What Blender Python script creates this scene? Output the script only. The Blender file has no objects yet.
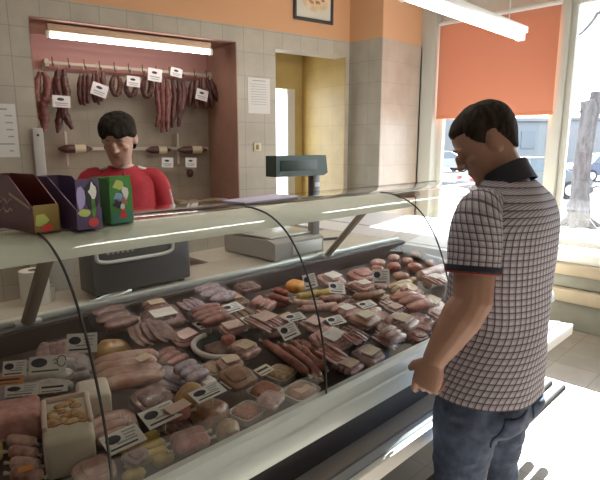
import bpy, bmesh, math, random
from mathutils import Vector, Matrix, Euler, noise
R = math.radians
sc = bpy.context.scene
COL = sc.collection
random.seed(7)

# ---------------------------------------------------------------- camera
F = 510.0; H = 1.6
PH = math.atan(95 / F); ANG = R(44.87726)
def ray(u, v):
    a = (u - 300) / F; b = (240 - v) / F
    c, s = math.cos(PH), math.sin(PH)
    x, y, z = a, c + b * s, -s + b * c
    c, s = math.cos(-ANG), math.sin(-ANG)
    return Vector((c * x - s * y, s * x + c * y, z))
EYE = Vector((0, 0, H))
def at(u, v, X=None, Y=None, Z=None, D=None):
    """the point of the room seen at a place of the photograph, on a given real plane"""
    d = ray(u, v)
    if X is not None: t = X / d.x
    elif Y is not None: t = Y / d.y
    elif Z is not None: t = (Z - H) / d.z
    else:
        f = Vector((math.sin(ANG), math.cos(ANG), 0)); t = D / d.dot(f)
    return EYE + d * t
cam = bpy.data.cameras.new('camera'); cam.sensor_width = 36; cam.lens = F / 600 * 36
cam.clip_start = 0.05; cam.clip_end = 300
co = bpy.data.objects.new('camera', cam); COL.objects.link(co)
co.location = EYE; co.rotation_euler = (R(90) - PH, 0, -ANG)
sc.camera = co

# ---------------------------------------------------------------- materials
MATS = {}
def nt(name):
    m = bpy.data.materials.new(name); m.use_nodes = True
    return m, m.node_tree.nodes, m.node_tree.links, m.node_tree.nodes['Principled BSDF']
def mat(name, col, rough=.6, metal=0, var=.0, scale=20, bump=0, coat=0, spec=.5, trans=0, sss=0, col2=None, detail=4, stretch=None):
    if name in MATS: return MATS[name]
    m, N, L, p = nt(name)
    p.inputs['Roughness'].default_value = rough; p.inputs['Metallic'].default_value = metal
    p.inputs['Coat Weight'].default_value = coat; p.inputs['Coat Roughness'].default_value = .15
    p.inputs['Specular IOR Level'].default_value = spec
    p.inputs['Base Color'].default_value = (*col, 1)
    if sss: p.inputs['Subsurface Weight'].default_value = sss; p.inputs['Subsurface Radius'].default_value = (.02, .008, .005)
    if var or bump or col2:
        tc = N.new('ShaderNodeTexCoord'); nz = N.new('ShaderNodeTexNoise')
        nz.inputs['Scale'].default_value = scale; nz.inputs['Detail'].default_value = detail
        src = tc.outputs['Object']
        if stretch:
            mp = N.new('ShaderNodeMapping'); mp.inputs['Scale'].default_value = stretch
            L.new(src, mp.inputs['Vector']); src = mp.outputs['Vector']
        L.new(src, nz.inputs['Vector'])
        cr = N.new('ShaderNodeValToRGB')
        c2 = col2 or tuple(min(1, c * (1 + var)) for c in col)
        c1 = col if col2 else tuple(c * (1 - var) for c in col)
        cr.color_ramp.elements[0].color = (*c1, 1); cr.color_ramp.elements[1].color = (*c2, 1)
        cr.color_ramp.elements[0].position = .38; cr.color_ramp.elements[1].position = .62
        L.new(nz.outputs['Fac'], cr.inputs['Fac']); L.new(cr.outputs['Color'], p.inputs['Base Color'])
        if bump:
            b = N.new('ShaderNodeBump'); b.inputs['Strength'].default_value = bump; b.inputs['Distance'].default_value = .01
            L.new(nz.outputs['Fac'], b.inputs['Height']); L.new(b.outputs['Normal'], p.inputs['Normal'])
    MATS[name] = m; return m
def emit(name, col, strength):
    m, N, L, p = nt(name)
    p.inputs['Base Color'].default_value = (*col, 1)
    p.inputs['Emission Color'].default_value = (*col, 1); p.inputs['Emission Strength'].default_value = strength
    MATS[name] = m; return m
def tile_mat(name, c1, c2, grout, w, h, axes='xz', rough=.35, upper=None, upper_z=0, offset=0.0, band=None):
    """ceramic tiles; 'upper' paints the wall above upper_z"""
    m, N, L, p = nt(name)
    tc = N.new('ShaderNodeTexCoord'); sp = N.new('ShaderNodeSeparateXYZ'); cb = N.new('ShaderNodeCombineXYZ')
    L.new(tc.outputs['Object'], sp.inputs[0])
    o = {'x': 0, 'y': 1, 'z': 2}
    L.new(sp.outputs[o[axes[0]]], cb.inputs[0]); L.new(sp.outputs[o[axes[1]]], cb.inputs[1])
    br = N.new('ShaderNodeTexBrick'); br.offset = offset; br.inputs['Scale'].default_value = 1
    br.inputs['Brick Width'].default_value = w; br.inputs['Row Height'].default_value = h
    br.inputs['Mortar Size'].default_value = .0035; br.inputs['Mortar Smooth'].default_value = .3
    br.inputs['Color1'].default_value = (*c1, 1); br.inputs['Color2'].default_value = (*c2, 1); br.inputs['Mortar'].default_value = (*grout, 1)
    L.new(cb.outputs[0], br.inputs['Vector'])
    nz = N.new('ShaderNodeTexNoise'); nz.inputs['Scale'].default_value = 5; nz.inputs['Detail'].default_value = 5
    L.new(tc.outputs['Object'], nz.inputs['Vector'])
    mx = N.new('ShaderNodeMix'); mx.data_type = 'RGBA'; mx.blend_type = 'OVERLAY'; mx.inputs['Factor'].default_value = .25
    L.new(br.outputs['Color'], mx.inputs['A']); L.new(nz.outputs['Fac'], mx.inputs['B'])
    col = mx.outputs['Result']
    bp = N.new('ShaderNodeBump'); bp.invert = True; bp.inputs['Strength'].default_value = .4; bp.inputs['Distance'].default_value = .003
    L.new(br.outputs['Fac'], bp.inputs['Height'])
    L.new(bp.outputs['Normal'], p.inputs['Normal'])
    p.inputs['Roughness'].default_value = rough
    if upper:
        gt = N.new('ShaderNodeMath'); gt.operation = 'GREATER_THAN'; gt.inputs[1].default_value = upper_z
        L.new(sp.outputs[2], gt.inputs[0])
        m2 = N.new('ShaderNodeMix'); m2.data_type = 'RGBA'
        L.new(gt.outputs[0], m2.inputs['Factor']); L.new(col, m2.inputs['A']); m2.inputs['B'].default_value = (*upper, 1)
        col = m2.outputs['Result']
        mr = N.new('ShaderNodeMapRange'); mr.inputs['To Min'].default_value = rough; mr.inputs['To Max'].default_value = .8
        L.new(gt.outputs[0], mr.inputs['Value']); L.new(mr.outputs[0], p.inputs['Roughness'])
        inv = N.new('ShaderNodeMath'); inv.operation = 'SUBTRACT'; inv.inputs[0].default_value = .4; L.new(gt.outputs[0], inv.inputs[1])
        L.new(inv.outputs[0], bp.inputs['Strength'])
    L.new(col, p.inputs['Base Color'])
    MATS[name] = m; return m
def glass_mat(name, tint, refl=1.0, rough=0.0):
    """thin pane: clear with a Fresnel sheen"""
    m, N, L, p = nt(name); N.remove(p)
    out = [n for n in N if n.type == 'OUTPUT_MATERIAL'][0]
    tr = N.new('ShaderNodeBsdfTransparent'); tr.inputs['Color'].default_value = (*tint, 1)
    gl = N.new('ShaderNodeBsdfGlossy'); gl.inputs['Roughness'].default_value = rough; gl.inputs['Color'].default_value = (1, 1, 1, 1)
    fr = N.new('ShaderNodeFresnel'); fr.inputs['IOR'].default_value = 1.5
    mu = N.new('ShaderNodeMath'); mu.operation = 'MULTIPLY'; mu.inputs[1].default_value = refl; mu.use_clamp = True
    mx = N.new('ShaderNodeMixShader')
    L.new(fr.outputs[0], mu.inputs[0]); L.new(mu.outputs[0], mx.inputs['Fac'])
    L.new(tr.outputs[0], mx.inputs[1]); L.new(gl.outputs[0], mx.inputs[2]); L.new(mx.outputs[0], out.inputs['Surface'])
    MATS[name] = m; return m
def film_mat(name, tint, alpha, rough=.18, white=.0):
    """plastic wrap: partly clear, partly glossy film"""
    m, N, L, p = nt(name)
    p.inputs['Base Color'].default_value = (*tint, 1); p.inputs['Roughness'].default_value = rough
    p.inputs['Alpha'].default_value = alpha; p.inputs['Specular IOR Level'].default_value = .8
    tc = N.new('ShaderNodeTexCoord'); nz = N.new('ShaderNodeTexNoise'); nz.inputs['Scale'].default_value = 22; nz.inputs['Detail'].default_value = 3
    nz.inputs['Distortion'].default_value = 1.5
    b = N.new('ShaderNodeBump'); b.inputs['Strength'].default_value = .6; b.inputs['Distance'].default_value = .01
    L.new(tc.outputs['Object'], nz.inputs['Vector']); L.new(nz.outputs['Fac'], b.inputs['Height']); L.new(b.outputs['Normal'], p.inputs['Normal'])
    cr = N.new('ShaderNodeMapRange'); cr.inputs['From Min'].default_value = .45; cr.inputs['From Max'].default_value = .75
    cr.inputs['To Min'].default_value = alpha * .5; cr.inputs['To Max'].default_value = min(1, alpha * 1.9)
    L.new(nz.outputs['Fac'], cr.inputs['Value']); L.new(cr.outputs[0], p.inputs['Alpha'])
    MATS[name] = m; return m

# ---------------------------------------------------------------- mesh helpers
class MB:
    def __init__(s): s.bm = bmesh.new(); s.uv = None
    def box(s, lo, hi, bev=0, M=None, seg=2):
        lo = Vector(lo); hi = Vector(hi)
        r = bmesh.ops.create_cube(s.bm, size=1)
        vs = r['verts']; c = (lo + hi) / 2; d = hi - lo
        for v in vs: v.co = Vector((v.co.x * d.x + c.x, v.co.y * d.y + c.y, v.co.z * d.z + c.z))
        if bev:
            es = list({e for v in vs for e in v.link_edges})
            rr = bmesh.ops.bevel(s.bm, geom=es, offset=min(bev, min(abs(k) for k in d) * .49), segments=seg, affect='EDGES', profile=.5)
            vs = list({v for f in rr['faces'] for v in f.verts} | {v for v in vs if v.is_valid})
        if M is not None: bmesh.ops.transform(s.bm, matrix=M, verts=vs)
        return s
    def tube(s, pts, rad, n=10, cap=True, flat=1.0, up=None):
        pts = [Vector(p) for p in pts]; k = len(pts)
        if not hasattr(rad, '__len__'): rad = [rad] * k
        rings = []; prev = None
        for i, p in enumerate(pts):
            t = (pts[min(i + 1, k - 1)] - pts[max(i - 1, 0)]).normalized()
            if prev is None:
                a = Vector(up) if up else (Vector((0, 0, 1)) if abs(t.z) < .9 else Vector((1, 0, 0)))
                nrm = (a - t * a.dot(t)).normalized()
            else:
                nrm = (prev - t * prev.dot(t)).normalized()
            prev = nrm; b = t.cross(nrm)
            r = rad[i]
            if hasattr(r, '__len__'): ra, rb = r
            else: ra, rb = r, r * flat
            rings.append([s.bm.verts.new(p + nrm * math.cos(2 * math.pi * j / n) * rb + b * math.sin(2 * math.pi * j / n) * ra) for j in range(n)])
        for i in range(k - 1):
            for j in range(n):
                s.bm.faces.new((rings[i][j], rings[i][(j + 1) % n], rings[i + 1][(j + 1) % n], rings[i + 1][j]))
        if cap:
            s.bm.faces.new(rings[0][::-1]); s.bm.faces.new(rings[-1])
        return s
    def lathe(s, prof, n=20, M=None):
        rings = []; new = []
        for r, z in prof:
            if r < 1e-5: ring = [s.bm.verts.new((0, 0, z))]
            else: ring = [s.bm.verts.new((r * math.cos(2 * math.pi * j / n), r * math.sin(2 * math.pi * j / n), z)) for j in range(n)]
            rings.append(ring); new += ring
        for a, b in zip(rings, rings[1:]):
            for j in range(n):
                q = [a[j % len(a)], a[(j + 1) % len(a)], b[(j + 1) % len(b)], b[j % len(b)]]
                u = []
                for v in q:
                    if v not in u: u.append(v)
                if len(u) > 2: s.bm.faces.new(u)
        if M is not None: bmesh.ops.transform(s.bm, matrix=M, verts=new)
        return s
    def ell(s, c, r, n=16, m=10, M=None, f=None, pw=1.0):
        c = Vector(c); new = []; rings = []
        def sg(x, p): return math.copysign(abs(x) ** p, x)
        for i in range(m + 1):
            th = math.pi * i / m - math.pi / 2
            ring = []
            for j in range(n if 0 < i < m else 1):
                ph = 2 * math.pi * j / n
                d = Vector((sg(math.cos(th), pw) * sg(math.cos(ph), pw), sg(math.cos(th), pw) * sg(math.sin(ph), pw), sg(math.sin(th), pw)))
                p = Vector((d.x * r[0], d.y * r[1], d.z * r[2]))
                if f: p = f(p, d)
                ring.append(s.bm.verts.new(c + p))
            rings.append(ring); new += ring
        for a, b in zip(rings, rings[1:]):
            for j in range(n):
                q = [a[j % len(a)], a[(j + 1) % len(a)], b[(j + 1) % len(b)], b[j % len(b)]]
                u = []
                for v in q:
                    if v not in u: u.append(v)
                if len(u) > 2: s.bm.faces.new(u)
        if M is not None: bmesh.ops.transform(s.bm, matrix=M, verts=new)
        return s
    def prism(s, poly, a, b, axis='x', M=None):
        """closed polygon extruded from a to b along an axis; poly gives the two other coordinates in order"""
        def mk(p, t):
            return {'x': (t, p[0], p[1]), 'y': (p[0], t, p[1]), 'z': (p[0], p[1], t)}[axis]
        A = [s.bm.verts.new(mk(p, a)) for p in poly]; B = [s.bm.verts.new(mk(p, b)) for p in poly]
        n = len(poly)
        for i in range(n): s.bm.faces.new((A[i], A[(i + 1) % n], B[(i + 1) % n], B[i]))
        s.bm.faces.new(A[::-1]); s.bm.faces.new(B)
        if M is not None: bmesh.ops.transform(s.bm, matrix=M, verts=A + B)
        return s
    def done(s, name, material, parent=None, smooth=True, loc=None, rot=None, angle=40, mods=None):
        bmesh.ops.recalc_face_normals(s.bm, faces=s.bm.faces[:])
        me = bpy.data.meshes.new(name); s.bm.to_mesh(me); s.bm.free()
        me.materials.append(material)
        if smooth:
            for p in me.polygons: p.use_smooth = True
            try: me.set_sharp_from_angle(angle=R(angle))
            except Exception: pass
        o = bpy.data.objects.new(name, me); COL.objects.link(o)
        if parent: o.parent = parent
        if loc is not None: o.location = loc
        if rot is not None: o.rotation_euler = rot
        return o
def empty(name, loc=(0, 0, 0), rz=0, rot=None):
    o = bpy.data.objects.new(name, None); COL.objects.link(o); o.location = loc
    o.rotation_euler = rot if rot else (0, 0, rz); o.empty_display_size = .1
    return o
def tag(o, label, cat, group=None):
    o['label'] = label; o['category'] = cat
    if group: o['group'] = group
    return o
def struct(o): o['kind'] = 'structure'; return o
def catmull(pts, n=8):
    P = [Vector(p) for p in pts]; P = [P[0] * 2 - P[1]] + P + [P[-1] * 2 - P[-2]]; out = []
    for i in range(1, len(P) - 2):
        for k in range(n):
            t = k / n
            out.append(.5 * ((2 * P[i]) + (P[i + 1] - P[i - 1]) * t + (2 * P[i - 1] - 5 * P[i] + 4 * P[i + 1] - P[i + 2]) * t * t + (3 * P[i] - P[i - 1] - 3 * P[i + 1] + P[i + 2]) * t ** 3))
    out.append(P[-2]); return out
def joined(objs_mb):  # tiny alias for readability
    return objs_mb

# ---------------------------------------------------------------- light
sc.view_settings.view_transform = 'Standard'; sc.view_settings.look = 'None'
sc.view_settings.gamma = 1; sc.view_settings.use_curve_mapping = False
sc.view_settings.exposure = 0.15
try:
    sc.cycles.use_denoising = True; sc.cycles.max_bounces = 10; sc.cycles.transparent_max_bounces = 24
    sc.cycles.diffuse_bounces = 5; sc.cycles.glossy_bounces = 4; sc.cycles.sample_clamp_indirect = 6
    sc.cycles.caustics_reflective = False; sc.cycles.caustics_refractive = False
except Exception: pass
w = bpy.data.worlds.new('sky'); sc.world = w; w.use_nodes = True
bg = w.node_tree.nodes['Background']
bg.inputs['Color'].default_value = (.86, .93, 1.0, 1); bg.inputs['Strength'].default_value = 6.5
sun = bpy.data.lights.new('sun', 'SUN'); sun.energy = 40; sun.angle = R(.6); sun.color = (1, .98, .95)
so = bpy.data.objects.new('sun', sun); COL.objects.link(so)
sd = Vector((-1, -.2, 0)).normalized() + Vector((0, 0, -.56))
so.rotation_euler = sd.to_track_quat('-Z', 'Y').to_euler(); so.location = (12, 6, 8)
# ================================================================ THE SETTING
AL = R(-10.5); WR = Vector((4.135, 3.446, 0))
WM = Matrix.Translation(WR) @ Matrix.Rotation(AL, 4, 'Z')          # frame of the rear wall: x along it, y into it
WI = WM.inverted()
def wl(u, v, y=0):
    """rear-wall coordinates of a place of the photograph, at depth y behind the wall face"""
    o = WI @ EYE; d = WI.to_3x3() @ ray(u, v); t = (y - o.y) / d.y
    return o + d * t
TILE_C = (.465, .415, .335); TILE_C2 = (.445, .395, .32)
m_tile = tile_mat('cream_wall_tiles', TILE_C, TILE_C2, (.33, .305, .26), .2, .2, 'xz', upper=(.66, .36, .19), upper_z=2.612)
m_tile_y = tile_mat('cream_tiles_shaded', (.36, .335, .28), (.345, .32, .265), (.28, .26, .215), .2, .2, 'yz', upper=(.60, .34, .18), upper_z=2.60)  # darker copy of the cream tiles: side-face shade put into the colour
m_paint = mat('white_paint', (.72, .71, .67), .8, var=.03, scale=3)
m_ceil = mat('ceiling_paint', (.70, .66, .58), .9, var=.02, scale=2)
m_yellow = tile_mat('yellow_tiles', (.52, .38, .15), (.50, .365, .15), (.43, .32, .13), .2, .2, 'yz', rough=.45)
m_olive = mat('olive_paint', (.48, .36, .14), .7, var=.05, scale=5)
m_niche = tile_mat('niche_tiles', (.42, .36, .28), (.40, .345, .27), (.36, .30, .24), .2, .2, 'xz', upper=(.56, .31, .28), upper_z=2.20)  # painted band above the rail; the lamp's pinkish light is in its colour
m_reveal = mat('reddish_brown_paint', (.42, .25, .19), .7, var=.05, scale=6)
m_floor = tile_mat('brown_floor_tiles', (.36, .315, .265), (.30, .265, .22), (.22, .19, .155), .3, .3, 'xy', rough=.4)
m_frame = mat('pale_window_frame', (.62, .62, .56), .5)
m_sill = mat('beige_ledge', (.46, .39, .28), .6, var=.05, scale=8)
m_greyledge = mat('grey_green_ledge', (.25, .25, .21), .6, var=.06, scale=8)
m_white = mat('white_enamel', (.80, .80, .78), .35)
m_dark = mat('dark_plastic', (.035, .035, .04), .5)

NX0, NX1, NZ0, NZ1, ND = -2.875, -1.275, 1.02, 2.475, .62      # niche
DX0, DX1, DZ1, DD = -.875, -.055, 2.46, .76                    # passage
CEIL = 3.25; WT = .16
f = MB().box((-3, -4, -.1), (4.9, 4.6, 0)); struct(f.done('floor', m_floor))
struct(MB().box((-3, -4, CEIL), (5.06, 4.6, CEIL + .1)).done('ceiling', m_ceil))
b = MB()
for x0, x1, z0, z1 in ((-7.0, NX0, 0, CEIL), (NX0, NX1, 0, NZ0), (NX0, NX1, NZ1, CEIL), (NX1, DX0, 0, CEIL), (DX0, DX1, DZ1, CEIL), (DX1, 0.9, 0, CEIL)):
    b.box((x0, 0, z0), (x1, WT, z1))
o = b.done('wall_back', m_tile, smooth=False); o.matrix_world = WM; struct(o)
# niche behind the wall
b = MB().box((NX0 - .05, ND, NZ0 - .05), (NX1 + .05, ND + .05, NZ1 + .05))
o = b.done('wall_niche_back', m_niche, smooth=False); o.matrix_world = WM; struct(o)
b = MB().box((NX0 - .05, WT, NZ0), (NX0, ND, NZ1)).box((NX1, WT, NZ0), (NX1 + .05, ND, NZ1)).box((NX0 - .05, WT, NZ1), (NX1 + .05, ND, NZ1 + .05))
b.box((NX1 - .004, -.004, NZ0), (NX1 + .004, WT, NZ1)).box((NX0 - .004, 0.0, NZ0), (NX0 + .004, WT, NZ1)).box((NX0, 0.0, NZ1 - .004), (NX1, WT, NZ1 + .004))
o = b.done('wall_niche_sides', m_reveal, smooth=False); o.matrix_world = WM; struct(o)
b = MB().box((NX0, 0.0, NZ0 - .02), (NX1, ND, NZ0 + .03), .004)
o = b.done('trim_1', mat('brown_stone_ledge', (.30, .20, .15), .3, var=.2, scale=30), smooth=False); o.matrix_world = WM; struct(o)
# passage with yellow walls
b = MB().box((DX1, WT, 0), (DX1 + .06, DD, CEIL)).box((DX1 - .004, -.004, 0), (DX1 + .004, WT + .01, DZ1))
o = b.done('wall_passage_right', m_yellow, smooth=False); o.matrix_world = WM; struct(o)
b = MB().box((DX0 - .3, WT, 0), (DX0 - .24, DD, CEIL)).box((DX0 - .3, WT, DZ1 + .12), (DX1 + .06, DD + .1, DZ1 + .18))
o = b.done('wall_passage_left', m_olive, smooth=False); o.matrix_world = WM; struct(o)
# end wall of the passage with an open outer door
e0 = wl(276, 88, DD); e1 = wl(294.5, 88, DD); ez = e0.z
b = MB().box((DX0 - .3, DD, 0), (e0.x - .35, DD + .08, CEIL)).box((e0.x - .35, DD, ez), (e1.x, DD + .08, CEIL)).box((e1.x, DD, 0), (DX1 + .06, DD + .08, CEIL))
o = b.done('wall_passage_end', m_olive, smooth=False); o.matrix_world = WM; struct(o)
dr = struct(empty('door_1')); dr.matrix_world = WM
ej = wl(287, 88, DD)
MB().box((ej.x, DD - .01, .02), (e1.x, DD + .10, ez), .004).done('door_frame', mat('grey_door_paint', (.62, .62, .60), .5), dr)
MB().box((e1.x - .01, DD + .1, .02), (e1.x + .035, DD + .9, ez - .02), .004).done('door_leaf', m_white, dr)
# pillar and side walls
PX, PY, PX1 = 4.135, 3.044, 4.80
m_pillar = tile_mat('cream_tiles_blind_lit', (.52, .44, .37), (.50, .42, .355), (.44, .36, .30), .2, .2, 'xz', upper=(.70, .40, .23), upper_z=2.60)  # cream tiles with the blind's warm pink light put into their colour
o = MB().box((PX + .004, PY, 0), (PX1, PY + .5, CEIL)).done('wall_pillar', m_pillar, smooth=False); struct(o)
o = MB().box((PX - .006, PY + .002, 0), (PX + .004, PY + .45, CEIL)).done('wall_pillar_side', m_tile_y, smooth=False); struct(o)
XW = 4.9
w0, w1 = at(437, 117, X=XW).y, at(553, 114, X=XW).y          # left pane
w2 = at(566.5, 60, X=XW).y                                    # other side of the mullion
SILL, HEAD = .70, 2.83
b = MB().box((XW, -4, 0), (XW + .16, 4.6, SILL - .03)).box((XW, -4, HEAD), (XW + .16, 4.6, CEIL)).box((XW, w0, SILL - .03), (XW + .16, 4.6, HEAD)).box((XW, -4, SILL - .03), (XW + .16, -1.0, HEAD))
struct(b.done('wall_right', mat('window_wall_paint', (.60, .58, .52), .8, var=.03), smooth=False))
struct(MB().box((-3.16, -4, 0), (-3, 4.9, CEIL)).done('wall_left', m_tile_y, smooth=False))
struct(MB().box((-3, -4.16, 0), (5.06, -4, CEIL)).done('wall_front', m_paint, smooth=False))
m_pane = glass_mat('window_glass', (.97, .98, .98), .7)
def window(n, ya, yb):
    wd = struct(empty('window_%d' % n, (XW + .06, 0, 0)))
    fr = MB()
    t = .05
    fr.box((-.03, ya, SILL), (.03, yb, SILL + t), .004).box((-.03, ya, HEAD - t), (.03, yb, HEAD), .004)
    fr.box((-.03, ya, SILL + t), (.03, ya + t, HEAD - t), .004).box((-.03, yb - t, SILL + t), (.03, yb, HEAD - t), .004)
    fr.done('window_frame', m_frame, wd)
    MB().box((-.004, ya + t, SILL + t), (.004, yb - t, HEAD - t)).done('pane', m_pane, wd)
window(1, w1, w0); window(2, -1.0, w2)
# mullion, left post
struct(MB().box((XW - .02, w2, SILL - .03), (XW + .14, w1, HEAD), .006).done('trim_2', m_frame))
p0 = at(424.5, 60, X=XW - .05).y
struct(MB().box((XW - .1, w0, 0), (XW + .0, PY + .02, CEIL), .006).done('trim_3', mat('grey_post_paint', (.52, .52, .47), .6)))
struct(MB().box((PX1, PY - .02, SILL), (PX1 + .03, PY + .02, 2.6), .004).done('trim_4', m_white))
# ledge under the window
struct(MB().box((4.70, -1.6, 0), (XW, PY, .37), .01).done('trim_5', m_greyledge))
struct(MB().box((4.64, -1.6, .255), (XW, PY, .37), .012).done('trim_6', m_sill))
struct(MB().box((4.72, -1.6, .37), (XW, PY, .49), .01).done('trim_7', m_greyledge))
struct(MB().box((4.66, -1.6, .49), (XW, PY, .585), .012).done('trim_8', m_sill))
struct(MB().box((4.75, -1.6, .585), (XW + .03, PY, .675), .008).done('trim_9', m_white))
# blind
m_blind, N, L, p = nt('orange_blind_cloth')
out = [n for n in N if n.type == 'OUTPUT_MATERIAL'][0]
p.inputs['Base Color'].default_value = (.76, .31, .19, 1); p.inputs['Roughness'].default_value = .85
tl = N.new('ShaderNodeBsdfTranslucent'); tl.inputs['Color'].default_value = (.42, .19, .12, 1)
mx = N.new('ShaderNodeMixShader'); mx.inputs['Fac'].default_value = .15
wv = N.new('ShaderNodeTexWave'); wv.inputs['Scale'].default_value = 60; tcb = N.new('ShaderNodeTexCoord'); L.new(tcb.outputs['Object'], wv.inputs['Vector'])
wv.bands_direction = 'Z'; bpn = N.new('ShaderNodeBump'); bpn.inputs['Strength'].default_value = .08; L.new(wv.outputs['Fac'], bpn.inputs['Height']); L.new(bpn.outputs['Normal'], p.inputs['Normal'])
L.new(p.outputs[0], mx.inputs[1]); L.new(tl.outputs[0], mx.inputs[2]); L.new(mx.outputs[0], out.inputs['Surface'])
by0 = at(437, 100, X=4.86).y; by1 = at(557, 60, X=4.86).y; bz = at(500, 115.5, X=4.86).z
bl = tag(empty('roller_blind', (4.86, 0, 0)), 'orange fabric roller blind pulled halfway down the shop window', 'blind')
MB().box((-.0015, by1, bz), (.0015, by0, 2.80)).done('blind_cloth', m_blind, bl)
MB().box((-.008, by1, bz - .012), (.008, by0, bz + .012), .003).done('bottom_bar', mat('orange_bar', (.80, .30, .14), .6), bl)
MB().tube([(0, by1 - .01, 2.80), (0, by0 + .01, 2.80)], .02, 12).done('roller_tube', m_white, bl)
# ---- lamps
m_tube = emit('lit_tube', (1, .96, .90), 30)
m_tube2 = emit('lit_niche_tube', (1, .93, .90), 14)
def strip_lamp(X0, X1, Y, Z, label):
    t = tag(empty('fluorescent_lamp', ((X0 + X1) / 2, Y, Z)), label, 'lamp', None)
    h = (X1 - X0) / 2
    MB().box((-h, -.05, .0), (h, .05, .05), .008).done('lamp_housing', m_white, t)
    MB().tube([(-h + .04, 0, -.028), (h - .04, 0, -.028)], .02, 12).done('tube', m_tube, t)
    for s in (-1, 1): MB().box((s * (h - .02) - .02, -.03, -.05), (s * (h - .02) + .02, .03, .0), .004).done('tube_holder', m_white, t)
    for s in (-1, 1): MB().tube([(s * h * .7, 0, .05), (s * h * .7, 0, CEIL - Z)], .004, 6).done('hanging_rod', m_white, t)
    return t
strip_lamp(2.5, 4.1, 1.72, 2.43, 'white fluorescent strip lamp hanging from the ceiling before the orange blind')
strip_lamp(.8, 2.05, 1.72, 2.43, 'white fluorescent strip lamp hanging out of view over the left of the case')
n0, n1 = wl(50, 31, -.02), wl(216, 48, -.02)
t = tag(empty('fluorescent_lamp'), 'lit fluorescent strip lamp fixed at the top of the sausage niche', 'lamp'); t.matrix_world = WM @ Matrix.Translation((n0.x, .10, NZ1))
ln = n1.x - n0.x
MB().box((0, -.03, -.070), (ln, .05, -.016), .006).done('lamp_housing', mat('tan_housing', (.62, .45, .30), .5), t)
MB().tube([(.0, -.012, -.098), (ln, -.012, -.098)], .0145, 12).done('tube', m_tube2, t)
for x in (0.0, ln): MB().box((x - .012, -.03, -.118), (x + .012, .01, -.066), .004).done('tube_holder', m_white, t)
# ================================================================ THE DISPLAY CASE
m_steel = mat('brushed_aluminium', (.62, .65, .62), .32, metal=.35, var=.05, scale=40, stretch=(1, 60, 60))
m_rail = mat('pale_rail', (.62, .69, .70), .28, metal=.25)
m_canopy = mat('pale_green_canopy', (.74, .77, .69), .45)
m_recess = mat('dark_recess', (.05, .05, .06), .6)
m_band = mat('grey_brown_band', (.36, .33, .31), .45)
m_blue = mat('blue_grey_band', (.44, .48, .54), .4)
m_tray = mat('dark_tray_steel', (.085, .055, .05), .4)
m_work = mat('beige_worktop', (.52, .475, .40), .5, var=.03, scale=8)
m_caseglass = glass_mat('case_glass', (.95, .965, .95), .5)
m_gasket = mat('dark_gasket', (.03, .03, .03), .4)
CX0, CX1 = -1.9, 2.90
case = tag(empty('display_case', (0, 0, 0)), 'long deli display case with curved glass front full of meat', 'display case')
def trayz(y): return .80 + .08 * (y - 1.0) / .95
# body
MB().prism([(1.42, .04), (1.92, .04), (1.92, .70), (1.30, .70)], CX0, CX1, 'x').done('case_base', mat('case_base_grey', (.30, .29, .27), .5), case, smooth=False)
MB().prism([(1.45, 0), (1.86, 0), (1.86, .04), (1.45, .04)], CX0 + .05, CX1 - .05, 'x').done('plinth', m_dark, case, smooth=False)
MB().prism([(.985, .60), (1.30, .60), (1.92, .70), (1.92, .70), (1.90, trayz(1.9) - .02), (1.0, trayz(1.0) - .02), (.985, .74)], CX0, CX1, 'x').done('tray_housing', m_recess, case, smooth=False)
b = MB().box((0, 0, 0), (1, 1, 1)); bmesh.ops.delete(b.bm, geom=b.bm.verts[:], context='VERTS')
b.prism([(1.0, trayz(1.0) - .018), (1.90, trayz(1.9) - .018), (1.90, trayz(1.9)), (1.0, trayz(1.0))], CX0 + .02, CX1 - .03, 'x')
b.done('tray', m_tray, case, smooth=False)
MB().prism([(1.90, .70), (1.95, .70), (1.95, .955), (1.90, .955)], CX0 + .02, CX1, 'x').done('tray_back', m_tray, case, smooth=False)
# rail along the front foot of the glass
MB().prism([(.999, .785), (.999, .842), (.994, .849), (.975, .848), (.958, .838), (.948, .805), (.940, .80), (.936, .79), (.930, .752), (.936, .745), (.99, .745)], CX0, CX1 + .02, 'x').done('front_rail', m_rail, case, angle=25)
MB().prism([(.951, .795), (.945, .800), (.938, .793), (.944, .788)], CX0, CX1 + .02, 'x').done('rail_groove', mat('groove_grey', (.30, .32, .31), .4), case, smooth=False)
# parcel shelf
MB().prism([(.985, .60), (.985, .612), (.903, .628), (.903, .612)], CX0, CX1 + .06, 'x').done('parcel_shelf_inner', m_band, case, smooth=False)
MB().prism([(.898, .600), (.898, .622), (.862, .626), (.862, .604)], CX0, CX1 + .06, 'x').done('parcel_shelf_strip', m_blue, case, smooth=False)
MB().prism([(.903, .592), (.903, .607), (.898, .607), (.862, .610), (.862, .592)], CX0, CX1 + .06, 'x').done('parcel_shelf_seam', m_gasket, case, smooth=False)
MB().box((CX0, .835, .572), (CX1 + .06, .858, .628), .004).done('parcel_shelf_lip', m_white, case)
for x in (-1.2, -.2, .8, 1.8, 2.7):
    MB().prism([(.985, .60), (.87, .592), (.985, .50), (1.31, .62), (1.31, .70)], x, x + .03, 'x').done('shelf_bracket', m_recess, case, smooth=False)
# bumper tubes low on the front
for y in (.855, .925):
    MB().tube([(CX0, y, .262), (CX1 + .03, y, .262), (CX1 + .045, y, .262)], [.026, .026, .012], 12).done('bumper_tube', mat('dark_bumper', (.022, .02, .02), .6), case)
for x in (-1.2, 0, 1.2, 2.0):
    MB().box((x, .85, .225), (x + .03, 1.43, .237), .003).done('bumper_bracket', m_recess, case)
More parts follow.
